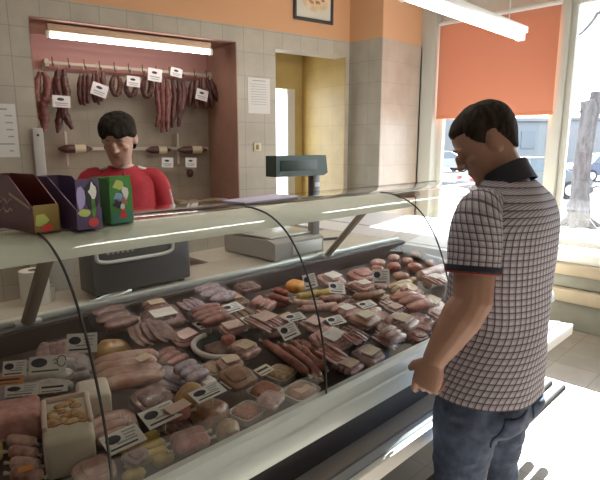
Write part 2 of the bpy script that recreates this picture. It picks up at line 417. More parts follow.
# worktop on the staff side
MB().box((CX0, 1.95, .925), (CX1 - .0, 2.32, .958), .005).box((1.6, 2.319, .925), (CX1, 2.62, .958), .005).done('worktop', m_work, case)
MB().box((CX0, 1.905, .945), (CX1 - .0, 1.95, .962), .003).done('worktop_edge', mat('dark_edge', (.07, .06, .06), .5), case)
MB().box((CX0, 1.952, .958), (CX1, 1.985, .985), .006).done('worktop_rim', m_steel, case)
MB().box((CX0, 1.98, .04), (CX1, 2.27, .925)).box((1.62, 2.27, .04), (CX1, 2.55, .925)).done('staff_cupboard', mat('cupboard_beige', (.50, .46, .38), .6), case, smooth=False)
# white end wall of the tray
MB().box((CX1 - .03, 1.04, .74), (CX1 + .03, 1.95, .945), .006).done('tray_end', m_white, case)
# glass
GP = catmull([(.975, .848, 0), (.98, .94, 0), (1.003, 1.06, 0), (1.05, 1.19, 0), (1.10, 1.275, 0), (1.155, 1.335, 0), (1.225, 1.375, 0), (1.30, 1.392, 0), (1.355, 1.394, 0)], 6)
SEAMS = [CX0, -.31, .405, 1.085, 1.85, CX1 - .12]
for a, c in zip(SEAMS, SEAMS[1:]):
    b = MB(); n = len(GP)
    nx = 2
    vs = [[b.bm.verts.new((a + .004 + (c - a - .008) * i / nx, p.x, p.y)) for p in GP] for i in range(nx + 1)]
    for i in range(nx):
        for j in range(n - 1): b.bm.faces.new((vs[i][j], vs[i][j + 1], vs[i + 1][j + 1], vs[i + 1][j]))
    b.done('glass_panel', m_caseglass, case, angle=180)
for x in SEAMS[1:]:
    MB().tube([(x, p.x, p.y) for p in GP], .0032, 6).done('panel_seam', m_gasket, case)
b = MB()
poly = [(p.x + .002, p.y - .002) for p in GP] + [(1.40, 1.36), (1.95, .985), (1.90, .95), (1.0, .85)]
b.prism(poly, SEAMS[-1] - .003, SEAMS[-1] + .003, 'x').done('end_glass', m_caseglass, case, smooth=False)
# canopy board under the top of the glass
CE = SEAMS[-1]
MB().prism([(1.186, 1.343), (1.365, 1.343), (1.365, 1.388), (1.30, 1.386), (1.235, 1.368), (1.195, 1.352)], CX0, 1.86, 'x').done('canopy', m_canopy, case, angle=25)
MB().box((CX0, 1.366, 1.382), (CE, 1.62, 1.390), .002).done('glass_shelf', glass_mat('shelf_glass', (.93, .95, .93), 1.0), case)
for x in (.545, 2.16):
    MB().tube([(x, 1.955, .95), (x, 1.93, .985), (x, 1.72, 1.21), (x, 1.64, 1.29), (x, 1.55, 1.335), (x, 1.36, 1.365)], [(.026, .016)] * 6, 8).done('canopy_strut', mat('brownish_strut', (.30, .25, .19), .5), case)
    MB().box((x - .045, 1.93, .955), (x + .045, 2.0, .975), .004).done('strut_foot', m_steel, case)
# end cabinet by the window, lit by the sun
cab = tag(empty('end_cabinet', (2.95, 1.3, 0)), 'white topped low cabinet in the sun between display case and window', 'cabinet')
MB().box((0, .2, .92), (1.15, 1.70, .95), .004).done('cabinet_top', mat('skylit_white_top', (.80, .80, .84), .4), cab)  # white and bluish so the top looks lit by sky even in shade
MB().box((.02, .24, 0), (1.12, 1.68, .92)).done('cabinet_body', mat('cabinet_cream', (.62, .58, .50), .6), cab, smooth=False)
MB().box((.35, .2, .9505), (.375, 1.7, .953)).done('top_seam', mat('seam_grey', (.45, .46, .52), .5), cab)
# ================================================================ GOODS IN THE CASE
def meat(name, c, c2, scale=35, rough=.35, bump=.5, detail=5):
    return mat('meat_' + name, c, rough, var=0, scale=scale, bump=bump, col2=c2, coat=.25, detail=detail)
ME = dict(
    pink=meat('pink', (.40, .165, .15), (.62, .40, .37)), dark=meat('dark', (.13, .055, .05), (.26, .13, .11)),
    red=meat('red', (.36, .085, .06), (.48, .20, .15)), brown=meat('brown', (.28, .13, .075), (.40, .22, .14)),
    pale=meat('pale', (.54, .31, .28), (.68, .49, .45)), gold=meat('gold', (.36, .19, .06), (.50, .31, .12)),
    lilac=meat('lilac', (.27, .18, .21), (.44, .36, .40)), mince=meat('mince', (.46, .13, .08), (.60, .28, .20), 160),
    rosy=meat('rosy', (.46, .185, .17), (.56, .31, .28)), redpink=meat('redpink', (.36, .11, .10), (.46, .20, .18)), maroon=meat('maroon', (.25, .070, .055), (.38, .15, .125)),
    tan=meat('tan', (.42, .26, .14), (.53, .36, .22)), chop=meat('chop', (.40, .185, .13), (.56, .35, .28), 18),
    grey=meat('grey', (.28, .24, .21), (.40, .34, .30)), tripe=meat('tripe', (.40, .27, .15), (.58, .45, .29), 60),
    salami=meat('salami', (.30, .075, .06), (.46, .24, .20), 220), orange=mat('orange_cheese', (.66, .30, .05), .45, var=.1, scale=30),
    yellow=mat('yellow_cheese', (.62, .46, .14), .45, var=.12, scale=30))
ST = dict(cream=mat('sticker_cream', (.74, .66, .50), .5), pink=mat('sticker_pink', (.78, .58, .54), .5), tan=mat('sticker_tan', (.64, .50, .37), .5),
          white=mat('sticker_white', (.80, .76, .73), .5), yellow=mat('sticker_yellow', (.74, .67, .42), .5), orange=mat('sticker_orange', (.70, .30, .10), .5),
          peach=mat('sticker_peach', (.76, .56, .40), .5))
m_film = film_mat('plastic_film', (.85, .78, .78), .10, .12)
m_film2 = film_mat('cloudy_film', (.62, .52, .62), .26, .14)
m_foam = mat('white_foam', (.72, .68, .62), .6)
m_black = mat('black_tray_plastic', (.02, .022, .022), .3)
m_ink = mat('dark_print', (.03, .03, .05), .6)
m_ink2 = mat('grey_print', (.40, .40, .42), .6)
m_card = mat('card_white', (.78, .76, .76), .5)
m_tie = mat('string_tie', (.55, .48, .38), .8)
def tp(u, v, h=0):
    d = ray(u, v); s = .08 / .95
    t = (.80 - s * 1.0 + h - H) / (d.z - s * d.y)
    return EYE + d * t
def blob(w, d, h, pw=.65, amp=.08, seed=0, n=22, m=10, fr=14):
    b = MB()
    def f(p, dd):
        q = noise.noise(Vector((p.x * fr + seed * 7.3, p.y * fr, p.z * fr))) + .5 * noise.noise(Vector((p.x * fr * 2.3, p.y * fr * 2.3 + seed * 3.1, p.z * fr * 2)))
        p = p * (1 + amp * q * 2)
        if p.z < -h * .46: p.z = -h * .46
        return p
    return b.ell((0, 0, h * .5), (w / 2, d / 2, h / 2), n, m, f=f, pw=pw)
def flange(w, d, h, z, seed):
    """crimped bag around the goods: a dome with a thin wavy edge"""
    b = MB(); n = 28; rows = []
    prof = [(1.13, .10), (1.04, .12), (1.02, .45), (.9, .86), (.62, 1.03), (.25, 1.06)]
    for k, (r, hz) in enumerate(prof):
        ring = []
        for j in range(n):
            a = 2 * math.pi * j / n; ca, sa = math.cos(a), math.sin(a)
            x = math.copysign(abs(ca) ** .5, ca) * w / 2 * r; y = math.copysign(abs(sa) ** .5, sa) * d / 2 * r
            q = noise.noise(Vector((x * 30 + seed, y * 30, k * .7)))
            ring.append(b.bm.verts.new((x * (1 + .05 * q), y * (1 + .05 * q), max(.002, h * hz + q * (.012 if k == 0 else .006)))))
        rows.append(ring)
    for a, c in zip(rows, rows[1:]):
        for j in range(n): b.bm.faces.new((a[j], a[(j + 1) % n], c[(j + 1) % n], c[j]))
    b.bm.faces.new(rows[-1])
    return b
def sticker(parent, col, w, d, z, yaw=0, x=0, y=0, tilt=.0):
    o = MB().box((-w / 2, -d / 2, 0), (w / 2, d / 2, .0012)).done('sticker', ST[col], parent, smooth=False, loc=(x, y, z), rot=(tilt, 0, yaw))
    return o
SEED = [0]; PYMIN = [1.062]
def contents(w, d, h, seed):
    """what lies in a flat bag: overlapping slices, a row of lumps or one folded slab"""
    rnd = random.Random(seed * 13 + 5); b = MB(); st = seed % 3
    def f(k):
        def g(p, dd):
            q = noise.noise(Vector((p.x * 28 + seed * 7.3 + k * 3, p.y * 28, p.z * 28)))
            p = p * (1 + .16 * q)
            return p
        return g
    if st == 0:
        n = rnd.choice((4, 5, 6))
        for i in range(n):
            x = (i / (n - 1) - .5) * w * .62
            b.ell((x, rnd.uniform(-.04, .04) * d, h * .50), (w * .24, d * .46, h * .16), 16, 6, f=f(i), pw=.8,
                  M=Matrix.Translation((x, 0, h * .5)) @ Matrix.Rotation(R(24 + rnd.uniform(-8, 8)), 4, 'Y') @ Matrix.Rotation(R(rnd.uniform(-12, 12)), 4, 'Z') @ Matrix.Translation((-x, 0, -h * .5)))
    elif st == 1:
        n = rnd.choice((3, 4)); 
        for i in range(n):
            y = (i / (n - 1) - .5) * d * .70
            b.ell((rnd.uniform(-.05, .05) * w, y, h * .46), (w * .47, d * .62 / n, h * rnd.uniform(.40, .5)), 14, 8, f=f(i), pw=.75)
    else:
        b.ell((0, 0, h * .36), (w * .5, d * .5, h * .36), 22, 8, f=f(0), pw=.5)
        b.ell((rnd.uniform(-.1, .1) * w, rnd.uniform(-.08, .08) * d, h * .68), (w * .36, d * .34, h * .26), 18, 6, f=f(1), pw=.6)
    for v in b.bm.verts: v.co.z = max(v.co.z, .003)
    return b
def place(name, u, v, h, yaw, label, cat, group=None, lift=0):
    """an Empty on the tray floor under what is seen at (u, v) at half height h/2 (lift: resting height above the tray)"""
    p = tp(u, v, lift + h * .5); p.z -= h * .5 - .003
    p.y = min(max(p.y, PYMIN[0]), 1.80)
    t = empty(name, p, R(yaw)); t.rotation_euler = (math.atan(.08 / .95) * math.cos(R(yaw)), 0, R(yaw))
    return tag(t, label, cat, group)
def meat_pack(u, v, w, d, h, yaw, kind, st, label, film=True, lift=0, name='meat_pack', cat='meat pack', stpos=(0, 0), stw=None, pw=.6):
    SEED[0] += 1; sd_ = SEED[0]
    if film: k_ = 1.30 if u < 325 else 1.42; w *= k_; d *= k_; h *= .86
    t = place(name, u, v, h, yaw, label, cat, lift=lift)
    if film:
        ti = R(random.uniform(9, 17)); t.rotation_euler.x += ti; t.location.z += d * .42 * math.sin(ti)
    (contents(w, d, h, sd_) if film else blob(w, d, h, pw, .10, sd_)).done('meat', ME[kind], t)
    if film: flange(w, d, h, 0, sd_).done('wrap', m_film2 if kind == 'lilac' else m_film, t)
    if st:
        sw = stw or (min(.085, w * .54), min(.055, d * .48))
        sticker(t, st, sw[0] * 1.12, sw[1] * 1.12, h * 1.03, R(random.uniform(-8, 8)), *stpos, tilt=-.12)
    return t
def tray_pack(u, v, w, d, h, yaw, kind, st, label, black=False, lift=0, filled=.85):
    SEED[0] += 1
    t = place('meat_tray', u, v, h, yaw, label, 'meat tray', lift=lift)
    b = MB(); n = 28; rows = []
    for r, z in ((.0, .0), (.78, 0), (.80, .001), (.94, h * .82), (1.03, h * .86), (1.04, h * .80), (.97, h * .74), (.86, .004), (.0, .004)):
        if r == 0: rows.append([b.bm.verts.new((0, 0, z))]); continue
        rows.append([b.bm.verts.new((math.copysign(abs(math.cos(2 * math.pi * j / n)) ** .45, math.cos(2 * math.pi * j / n)) * w / 2 * r, math.copysign(abs(math.sin(2 * math.pi * j / n)) ** .45, math.sin(2 * math.pi * j / n)) * d / 2 * r, z)) for j in range(n)])
    for a, c in zip(rows, rows[1:]):
        for j in range(n):
            q = []
            for vv in (a[j % len(a)], a[(j + 1) % len(a)], c[(j + 1) % len(c)], c[j % len(c)]):
                if vv not in q: q.append(vv)
            if len(q) > 2: b.bm.faces.new(q)
    b.done('foam_tray' if not black else 'black_tray', m_black if black else m_foam, t)
    blob(w * filled, d * filled, h * .95, .55, .12, SEED[0], fr=30).done('meat', ME[kind], t, loc=(0, 0, .006))
    flange(w * .88, d * .88, h * 1.0, 0, SEED[0]).done('wrap', m_film, t)
    if st: sticker(t, st, min(.07, w * .5), min(.045, d * .45), h * 1.08, R(random.uniform(-10, 10)), 0, -d * .08, tilt=-.1)
    return t
def sausage(a, c, r, kind, label, group=None, bend=.02, lift=0, name='sausage', ties=True, cat='sausage'):
    """a sausage between two places of the tray"""
    p0 = tp(*a, lift + r); p1 = tp(*c, lift + r)
    mid = (p0 + p1) / 2; dr_ = (p1 - p0); side = Vector((-dr_.y, dr_.x, 0)).normalized()
    pts = []; rad = []; L_ = dr_.length; n = 12
    for i in range(n + 1):
        tt = i / n; q = p0.lerp(p1, tt) + side * bend * math.sin(math.pi * tt) + Vector((0, 0, .003 * noise.noise(Vector((tt * 3 + L_ * 50, 0, 0)))))
        e = min(tt, 1 - tt) * L_ / r
        pts.append(q - mid); rad.append(r * (math.sqrt(max(0, 1 - (1 - min(1, e)) ** 2)) * .92 + .08) * (1 + .05 * noise.noise(Vector((tt * 6, L_ * 90, 1)))))
    t = empty(name, mid - Vector((0, 0, r))); tag(t, label, cat, group)
    pts = [q + Vector((0, 0, r)) for q in pts]
    MB().tube(pts, rad, 14).done('casing', ME[kind], t)
    if ties:
        for e, d2 in ((pts[0], (pts[0] - pts[1]).normalized()), (pts[-1], (pts[-1] - pts[-2]).normalized())):
            MB().tube([e - d2 * .002, e + d2 * .006, e + d2 * .014], [.003, .0045, .006], 7).done('tied_end', m_tie, t)
    return t
def price_card(u, v, h, w, d, tilt, yaw, label, style=0, roll=0, colour=None):
    """card with a dark oval and grey lines; tilt is measured from lying flat"""
    p = tp(u, v, h)
    t = tag(empty('price_card', p), label, 'price card')
    t.rotation_euler = (Matrix.Rotation(R(yaw), 3, 'Z') @ Matrix.Rotation(R(tilt), 3, 'X') @ Matrix.Rotation(R(roll), 3, 'Z')).to_euler()
    MB().box((-w / 2, -d / 2, -.0008), (w / 2, d / 2, .0008), .0004).done('card', colour or m_card, t, smooth=False)
    b = MB()
    if style != 2:
        b.tube([(-w * .23, d * .14, .0006), (-w * .23, d * .14, .0016)], (w * .2 if style != 1 else w * .22), 20, flat=d / w * (1.0 if style != 1 else 1.15), up=(0, 1, 0))
    if style == 1:
        b.tube([(w * .14, d * .2, .0014), (w * .22, d * .3, .0014), (w * .26, d * .2, .0014), (w * .16, d * .02, .0014), (w * .28, d * .02, .0014)], .0016, 5)
        b.tube([(w * .38 + .012 * math.cos(k), d * .16 + .016 * math.sin(k), .0014) for k in [x * .6 for x in range(11)]], .0016, 5)
    b.box((-w * .42, -d * .36, .0006), (w * .30, -d * .28, .0014))
    if style == 2: b.box((-w * .42, .0, .0006), (w * .35, d * .22, .0014))
    b.done('printed_marks', m_ink, t, smooth=False)
    if style == 0:
        b = MB()
        for k in range(3): b.box((w * .06, d * (.30 - .16 * k), .0006), (w * (.42 - .05 * k), d * (.37 - .16 * k), .0014))
        b.box((-w * .2, -d * .16, .0006), (w * .35, -d * .08, .0014))
        b.done('printed_lines', m_ink2, t, smooth=False)
    # wire pin that carries it
    MB().tube([(0, -d * .40, -.002), (0, -d * .5, -.012), (0, -d * .55, -.028)], .0012, 6).done('wire_pin', m_steel, t)
    return t

# ---- near (left) end
def wrapped_block(u, v, w, d, h, yaw, label, opened):
    t = place('wrapped_block', u, v, h, yaw, label, 'meat loaf')
    MB().box((-w / 2, -d / 2, 0), (w / 2, d / 2, h), .012, seg=3).done('paper_wrap', mat('white_paper_wrap', (.62, .56, .47), .6, var=.05, scale=25), t)
    MB().box((-w / 2 - .0015, -d / 2 + .012, .006), (-w / 2 + .004, d / 2 - .008, h - .008), .003).done('side_label', mat('pink_side_print', (.60, .36, .34), .5), t)
    if opened:
        b = MB()
        for i in range(26):
            x = random.uniform(-w * .34, w * .34); y = random.uniform(-d * .16, d * .42)
            b.ell((x, y, h + .001), (.016, .012, .007), 8, 5, M=None)
        b.done('browned_topping', mat('browned_crust', (.34, .15, .05), .5, scale=60, col2=(.58, .38, .20), bump=.5), t)
        b = MB()
        for s in (-1, 1): b.box((s * w * .46 - .006, -d * .22, h - .004), (s * w * .46 + .006, d * .5, h + .012), .004)
        b.box((-w * .46, d * .48, h - .004), (w * .46, d * .5 + .004, h + .012), .004)
        b.done('folded_paper', mat('folded_paper_edge', (.66, .52, .45), .6), t)
    return t
wrapped_block(69, 436, .112, .185, .105, -18, 'white paper wrapped meat block with browned topping showing, largest in the case', True)
wrapped_block(96, 404, .085, .10, .10, -18, 'small white wrapped block tucked behind the one with browned topping', False)
meat_pack(16, 420, .13, .12, .085, -20, 'rosy', None, 'pink boxy loaf left of the large white wrapped block', film=False, name='pink_loaf', cat='meat loaf', pw=.35)
for k, (v_, lb) in enumerate(((443, 'pink striped roll at the back of the stack below the pink loaf'), (454, 'second pink roll from the back below the pink loaf'), (465, 'third pink roll from the back below the pink loaf'), (476, 'pink roll with an orange sticker at the front of the stack'))):
    s = sausage((14 + k * 2, v_ - 3), (50 + k * 2, v_ + 1), .019, 'pink' if k % 2 else 'pale', lb, bend=.004, name='meat_roll', cat='meat roll')
    if k == 3: sticker(s, 'orange', .035, .02, .0385, R(-15), 0, -.004, tilt=.2)
meat_pack(-2, 447, .07, .06, .06, 0, 'yellow', None, 'yellow cheese piece at the left edge of the photo', film=False, name='cheese_piece', cat='cheese', pw=.5)
price_card(20, 375, .10, .062, .045, 62, -32, 'small white price card with dark oval left of the wide one', 0)
price_card(50, 374, .10, .10, .052, 62, -32, 'wide white price card with dark oval and figures above the white wrapped block', 1)
price_card(16, 387, .085, .068, .024, 62, -32, 'narrow orange price strip below the white cards', 2, colour=mat('card_orange', (.72, .30, .12), .5))
price_card(52, 386, .085, .075, .026, 62, -32, 'narrow white strip with dark line of print behind the browned topping', 2)
price_card(24, 398, .085, .085, .032, 62, -32, 'low white price strip resting on the pink loaf', 0)
meat_pack(5, 392, .12, .12, .05, -30, 'lilac', None, 'lilac wrapped pack behind the cards at the left edge', stpos=(0, 0))
meat_pack(45, 392, .14, .10, .05, -30, 'grey', None, 'grey brown pack under the row of price cards')
price_card(82, 343, .13, .092, .062, 66, -34, 'white price card standing upright at the left glass seam', 0)
meat_pack(78, 366, .11, .10, .07, -20, 'grey', None, 'grey wrapped pack under the upright card at the left glass seam')
meat_pack(60, 372, .10, .10, .04, -20, 'dark', None, 'flat dark pack behind the wide white price card')
# ---- hams and packs beside the left seam
meat_pack(112, 352, .115, .11, .085, 10, 'gold', None, 'golden brown smoked ham right of the left glass seam', film=False, name='smoked_ham', cat='ham', pw=.9)
meat_pack(126, 369, .06, .055, .05, 0, 'brown', None, 'small brown ham knuckle in front of the golden smoked ham', film=False, name='ham_knuckle', cat='ham', pw=.9)
meat_pack(141, 364, .06, .05, .04, 30, 'maroon', None, 'dark red meat piece beside the small brown knuckle', film=False, name='meat_piece', cat='meat')
meat_pack(122, 392, .20, .15, .055, -20, 'chop', None, 'large plastic bag of pinkish brown chops')
sticker(bpy.data.objects['meat_pack'] if False else COL.objects[-1].parent, 'tan', .055, .045, .062, R(28), .055, .0, tilt=-.15)
meat_pack(112, 422, .11, .08, .045, -20, 'chop', None, 'smaller bag of brown meat in front of the large bag of chops')
meat_pack(162, 385, .14, .11, .06, 20, 'lilac', None, 'lilac tinted bag of meat beside the large bag of chops')
meat_pack(184, 389, .085, .07, .05, 10, 'lilac', None, 'purple pink bag behind the yellow ended roll')
meat_pack(160, 408, .11, .09, .04, 10, 'dark', None, 'dark bag between the chops and the yellow ended roll')
# ---- back row, left half
meat_pack(134, 325, .14, .11, .05, 6, 'dark', 'cream', 'dark pack with cream sticker at the back left corner', stpos=(0, -.01))
meat_pack(110, 332, .11, .10, .05, 6, 'dark', None, 'dark pack without sticker in the back left corner')
meat_pack(160, 331, .12, .10, .05, -4, 'dark', 'white', 'dark pack with off white sticker in front of the back row')
meat_pack(177, 307, .15, .11, .05, 5, 'maroon', 'yellow', 'dark pack with pale yellow sticker in the back row')
meat_pack(203, 303, .12, .10, .045, 8, 'lilac', None, 'greyish pack without sticker in the back row right of the pale yellow sticker')
meat_pack(224, 301, .14, .10, .06, 5, 'brown', 'peach', 'brown pack with peach sticker in the back row', stpos=(0, 0))
meat_pack(242, 322, .16, .12, .06, 10, 'brown', None, 'brown smoked slab pack under two pale cards')
price_card(230, 311, .078, .095, .058, 18, 4, 'white price card with dark oval lying behind the brown slab', 0)
price_card(251, 319, .072, .075, .05, 16, 0, 'pale price card on the brown slab beside the one with oval', 2)
meat_pack(207, 330, .13, .10, .05, 0, 'maroon', None, 'dark red pack under a lying price card')
price_card(207, 323, .068, .105, .055, 14, 6, 'white price card lying flat on the dark red pack', 0)
meat_pack(184, 340, .12, .09, .05, 10, 'maroon', 'pink', 'dark pack with pink sticker behind the black round tray', stpos=(0, 0))
meat_pack(152, 350, .12, .11, .05, -10, 'dark', None, 'dark pack between the golden ham and pink stickered pack')
meat_pack(170, 358, .10, .08, .05, 15, 'rosy', None, 'rosy pack behind the lilac tinted bag')
# black round tray with pale rim
t = place('black_bowl', 221, 349, .05, 0, 'black round plastic tray with a thick pale rim', 'tray')
MB().lathe([(0, 0), (.075, 0), (.098, .038), (.102, .04), (.094, .036), (.07, .006), (0, .006)], 28).done('black_tray', m_black, t)
MB().tube([(.101 * math.cos(a), .101 * math.sin(a), .041) for a in [R(90 + k * 12) for k in range(14)]], .010, 8).done('pale_rim', mat('pale_bag_rim', (.62, .56, .54), .4), t)
blob(.12, .10, .03, .7, .2, 91).done('meat', ME['dark'], t, loc=(0, 0, .007))
meat_pack(231, 330, .075, .05, .04, 6, 'rosy', 'pink', 'pink stickered pack resting on the rim of black tray', lift=.045, stw=(.07, .045))
meat_pack(262, 338, .13, .10, .055, 20, 'rosy', 'pink', 'rosy pack right of the black round tray')
meat_pack(262, 318, .08, .07, .05, 20, 'rosy', None, 'small rosy pack behind the fork of lying cards')
tray_pack(214, 371, .09, .085, .035, 15, 'tripe', None, 'small white tray of greenish brown filling in front of the black tray')
meat_pack(231, 356, .05, .04, .035, 0, 'red', None, 'small bright red piece right of the black tray', film=False, name='meat_piece', cat='meat')
meat_pack(250, 356, .10, .085, .05, 10, 'pink', 'tan', 'round pink pack with tan sticker above the longest lying card')
# ---- front row, left half
price_card(126, 448, .062, .098, .06, 22, 2, 'white price card lying on the yellow cheese sticks', 0)
for k, (a, c) in enumerate((((118, 455), (160, 437)), ((121, 463), (166, 445)), ((124, 471), (168, 453)), ((122, 480), (146, 472)), ((150, 462), (172, 452)))):
    sausage(a, c, .0155, 'yellow', ('yellow smoked cheese stick farthest from the rail', 'second yellow smoked cheese stick from the back', 'third yellow smoked cheese stick toward the rail', 'yellow cheese stick at the bottom edge of the photo', 'short yellow cheese stick end next to the red sausages')[k], bend=.002, lift=.0 if k < 3 else .012, name='cheese_stick', cat='cheese stick', ties=False)
meat_pack(140, 476, .045, .035, .03, 20, 'dark', None, 'dark grey wrapped pack lying on the cheese sticks by the rail', lift=.005)
for k, (a, c, lb) in enumerate((((163, 436), (196, 427), 'thick red sausage at the back of the three beside the rail'), ((166, 449), (203, 437), 'thick red sausage in the middle of three beside the rail'), ((172, 462), (212, 448), 'thick red sausage nearest the rail in the row of three'))):
    s = sausage(a, c, .022, 'redpink', lb, bend=.003)
    if k == 0: sticker(s, 'pink', .07, .032, .045, R(10), .006, -.006, tilt=.25)
price_card(165, 421, .07, .10, .06, 24, 4, 'white price card with dark oval behind the three red sausages', 0)
sausage((183, 412), (196, 392), .040, 'gold', 'thick roll with yellow rind lying behind the brown ham', bend=0, name='ham_roll', cat='ham roll', ties=False)
meat_pack(208, 413, .11, .085, .075, 12, 'brown', None, 'brown ham joint under a flat price card', film=False, name='ham_joint', cat='ham', pw=.75)
price_card(208, 398, .098, .10, .05, 16, 4, 'white price card with dark oval lying on the brown ham joint', 0)
meat_pack(206, 386, .075, .06, .05, 8, 'pale', 'white', 'small pack with glossy white sticker behind the brown ham joint', stw=(.05, .04))
meat_pack(225, 427, .085, .08, .07, 20, 'tan', None, 'tan ham ball beside the front rail', film=False, name='ham_ball', cat='ham', pw=.85)
tray_pack(247, 414, .10, .085, .035, 10, 'mince', None, 'white tray of red minced meat nearest the rail')
tray_pack(264, 394, .10, .085, .035, 10, 'mince', None, 'white tray of red minced meat behind the nearest one')
meat_pack(237, 392, .085, .07, .05, 8, 'brown', None, 'brown pack under the longest lying price card')
price_card(240, 378, .07, .105, .048, 14, 8, 'long white price card with dark oval behind the red mince trays', 0)
price_card(264, 370, .066, .065, .04, 14, 8, 'plain cream price card right of the long white one', 2, colour=ST['cream'])
tray_pack(280, 376, .10, .09, .035, 15, 'tripe', None, 'tray of yellowish curly tripe right of the mince trays')
tray_pack(296, 391, .13, .10, .04, 8, 'chop', 'peach', 'white tray with large peach sticker beside the front rail')
meat_pack(272, 412, .07, .05, .03, 20, 'pink', None, 'pinkish offcut pack between mince tray and rail')
# ---- long smoked sausages
for k, (a, c, b_) in enumerate((((262, 352), (309, 387), .008), ((270, 349), (315, 384), -.006), ((280, 346), (320, 378), .006), ((290, 345), (322, 370), -.01), ((300, 344), (323, 361), .006))):
    sausage(a, c, .0155, 'maroon', 'long dark red smoked sausage in the heap beside the glass seam', 'long smoked sausages beside the glass seam', bend=b_)
sausage((284, 352), (318, 385), .0145, 'maroon', 'long dark red smoked sausage in the heap beside the glass seam', 'long smoked sausages beside the glass seam', bend=.012, lift=.028)
sausage((298, 352), (322, 376), .0145, 'red', 'reddest smoked sausage on top of the heap beside the glass seam', bend=-.012, lift=.030)
price_card(289, 331, .085, .072, .062, 40, -28, 'tilted white price card with dark oval above the long sausages', 0, roll=18)
price_card(297, 319, .07, .085, .05, 16, -10, 'white price card behind the tilted one above the long sausages', 0)
meat_pack(312, 328, .10, .08, .06, 10, 'pink', 'pink', 'pink pack with pink sticker behind the glass seam')
for k, (a, c) in enumerate((((262, 306), (285, 300)), ((264, 311), (290, 305)), ((270, 303), (292, 310)), ((275, 298), (290, 303)))):
    sausage(a, c, .016, 'red' if k % 2 else 'maroon', 'reddish brown short sausage left of the orange cheese tray', 'short sausages left of the orange cheese tray', bend=.01, lift=.012 * (k > 1))
# clear tray with cheese and sausages
n_before = len(COL.objects)
t = place('clear_tray', 313, 300, .05, 8, 'clear plastic tray heaped with orange cheese and pale sausages', 'tray')
b = MB(); b.lathe([(0, .002), (.10, .002), (.140, .045), (.146, .047), (.142, .043), (.10, .006), (0, .006)], 30)
b.done('clear_tray', m_film, t)
meat_pack(295, 287, .11, .085, .055, 20, 'orange', None, 'orange cheese lump in the clear tray', film=False, lift=.052, name='cheese_piece', cat='cheese', pw=.7)
for k, (a, c, kd) in enumerate((((296, 297), (318, 292), 'yellow'), ((314, 294), (332, 290), 'yellow'), ((292, 302), (325, 304), 'pale'), ((300, 309), (338, 305), 'pale'), ((318, 299), (341, 297), 'pink'))):
    sausage(a, c, .017, kd, ('yellow cheese roll in front of the orange cheese', 'yellow cheese roll behind the standing card in the clear tray', 'pale sausage across the middle of the clear tray', 'pale sausage along the front of the clear tray', 'pink sausage at the right end of the clear tray')[k], bend=-.014, lift=.05 if k > 1 else .055, name='cheese_roll' if kd == 'yellow' else 'sausage', cat='cheese roll' if kd == 'yellow' else 'sausage')
price_card(310, 281, .12, .062, .068, 62, -38, 'white price card standing upright in the orange cheese tray', 0, roll=12)
price_card(337, 288, .10, .08, .06, 44, -20, 'white price card tilted at right of the clear tray', 0, roll=-14)
NOSETTLE = [o for o in list(COL.objects)[n_before:] if not o.parent]
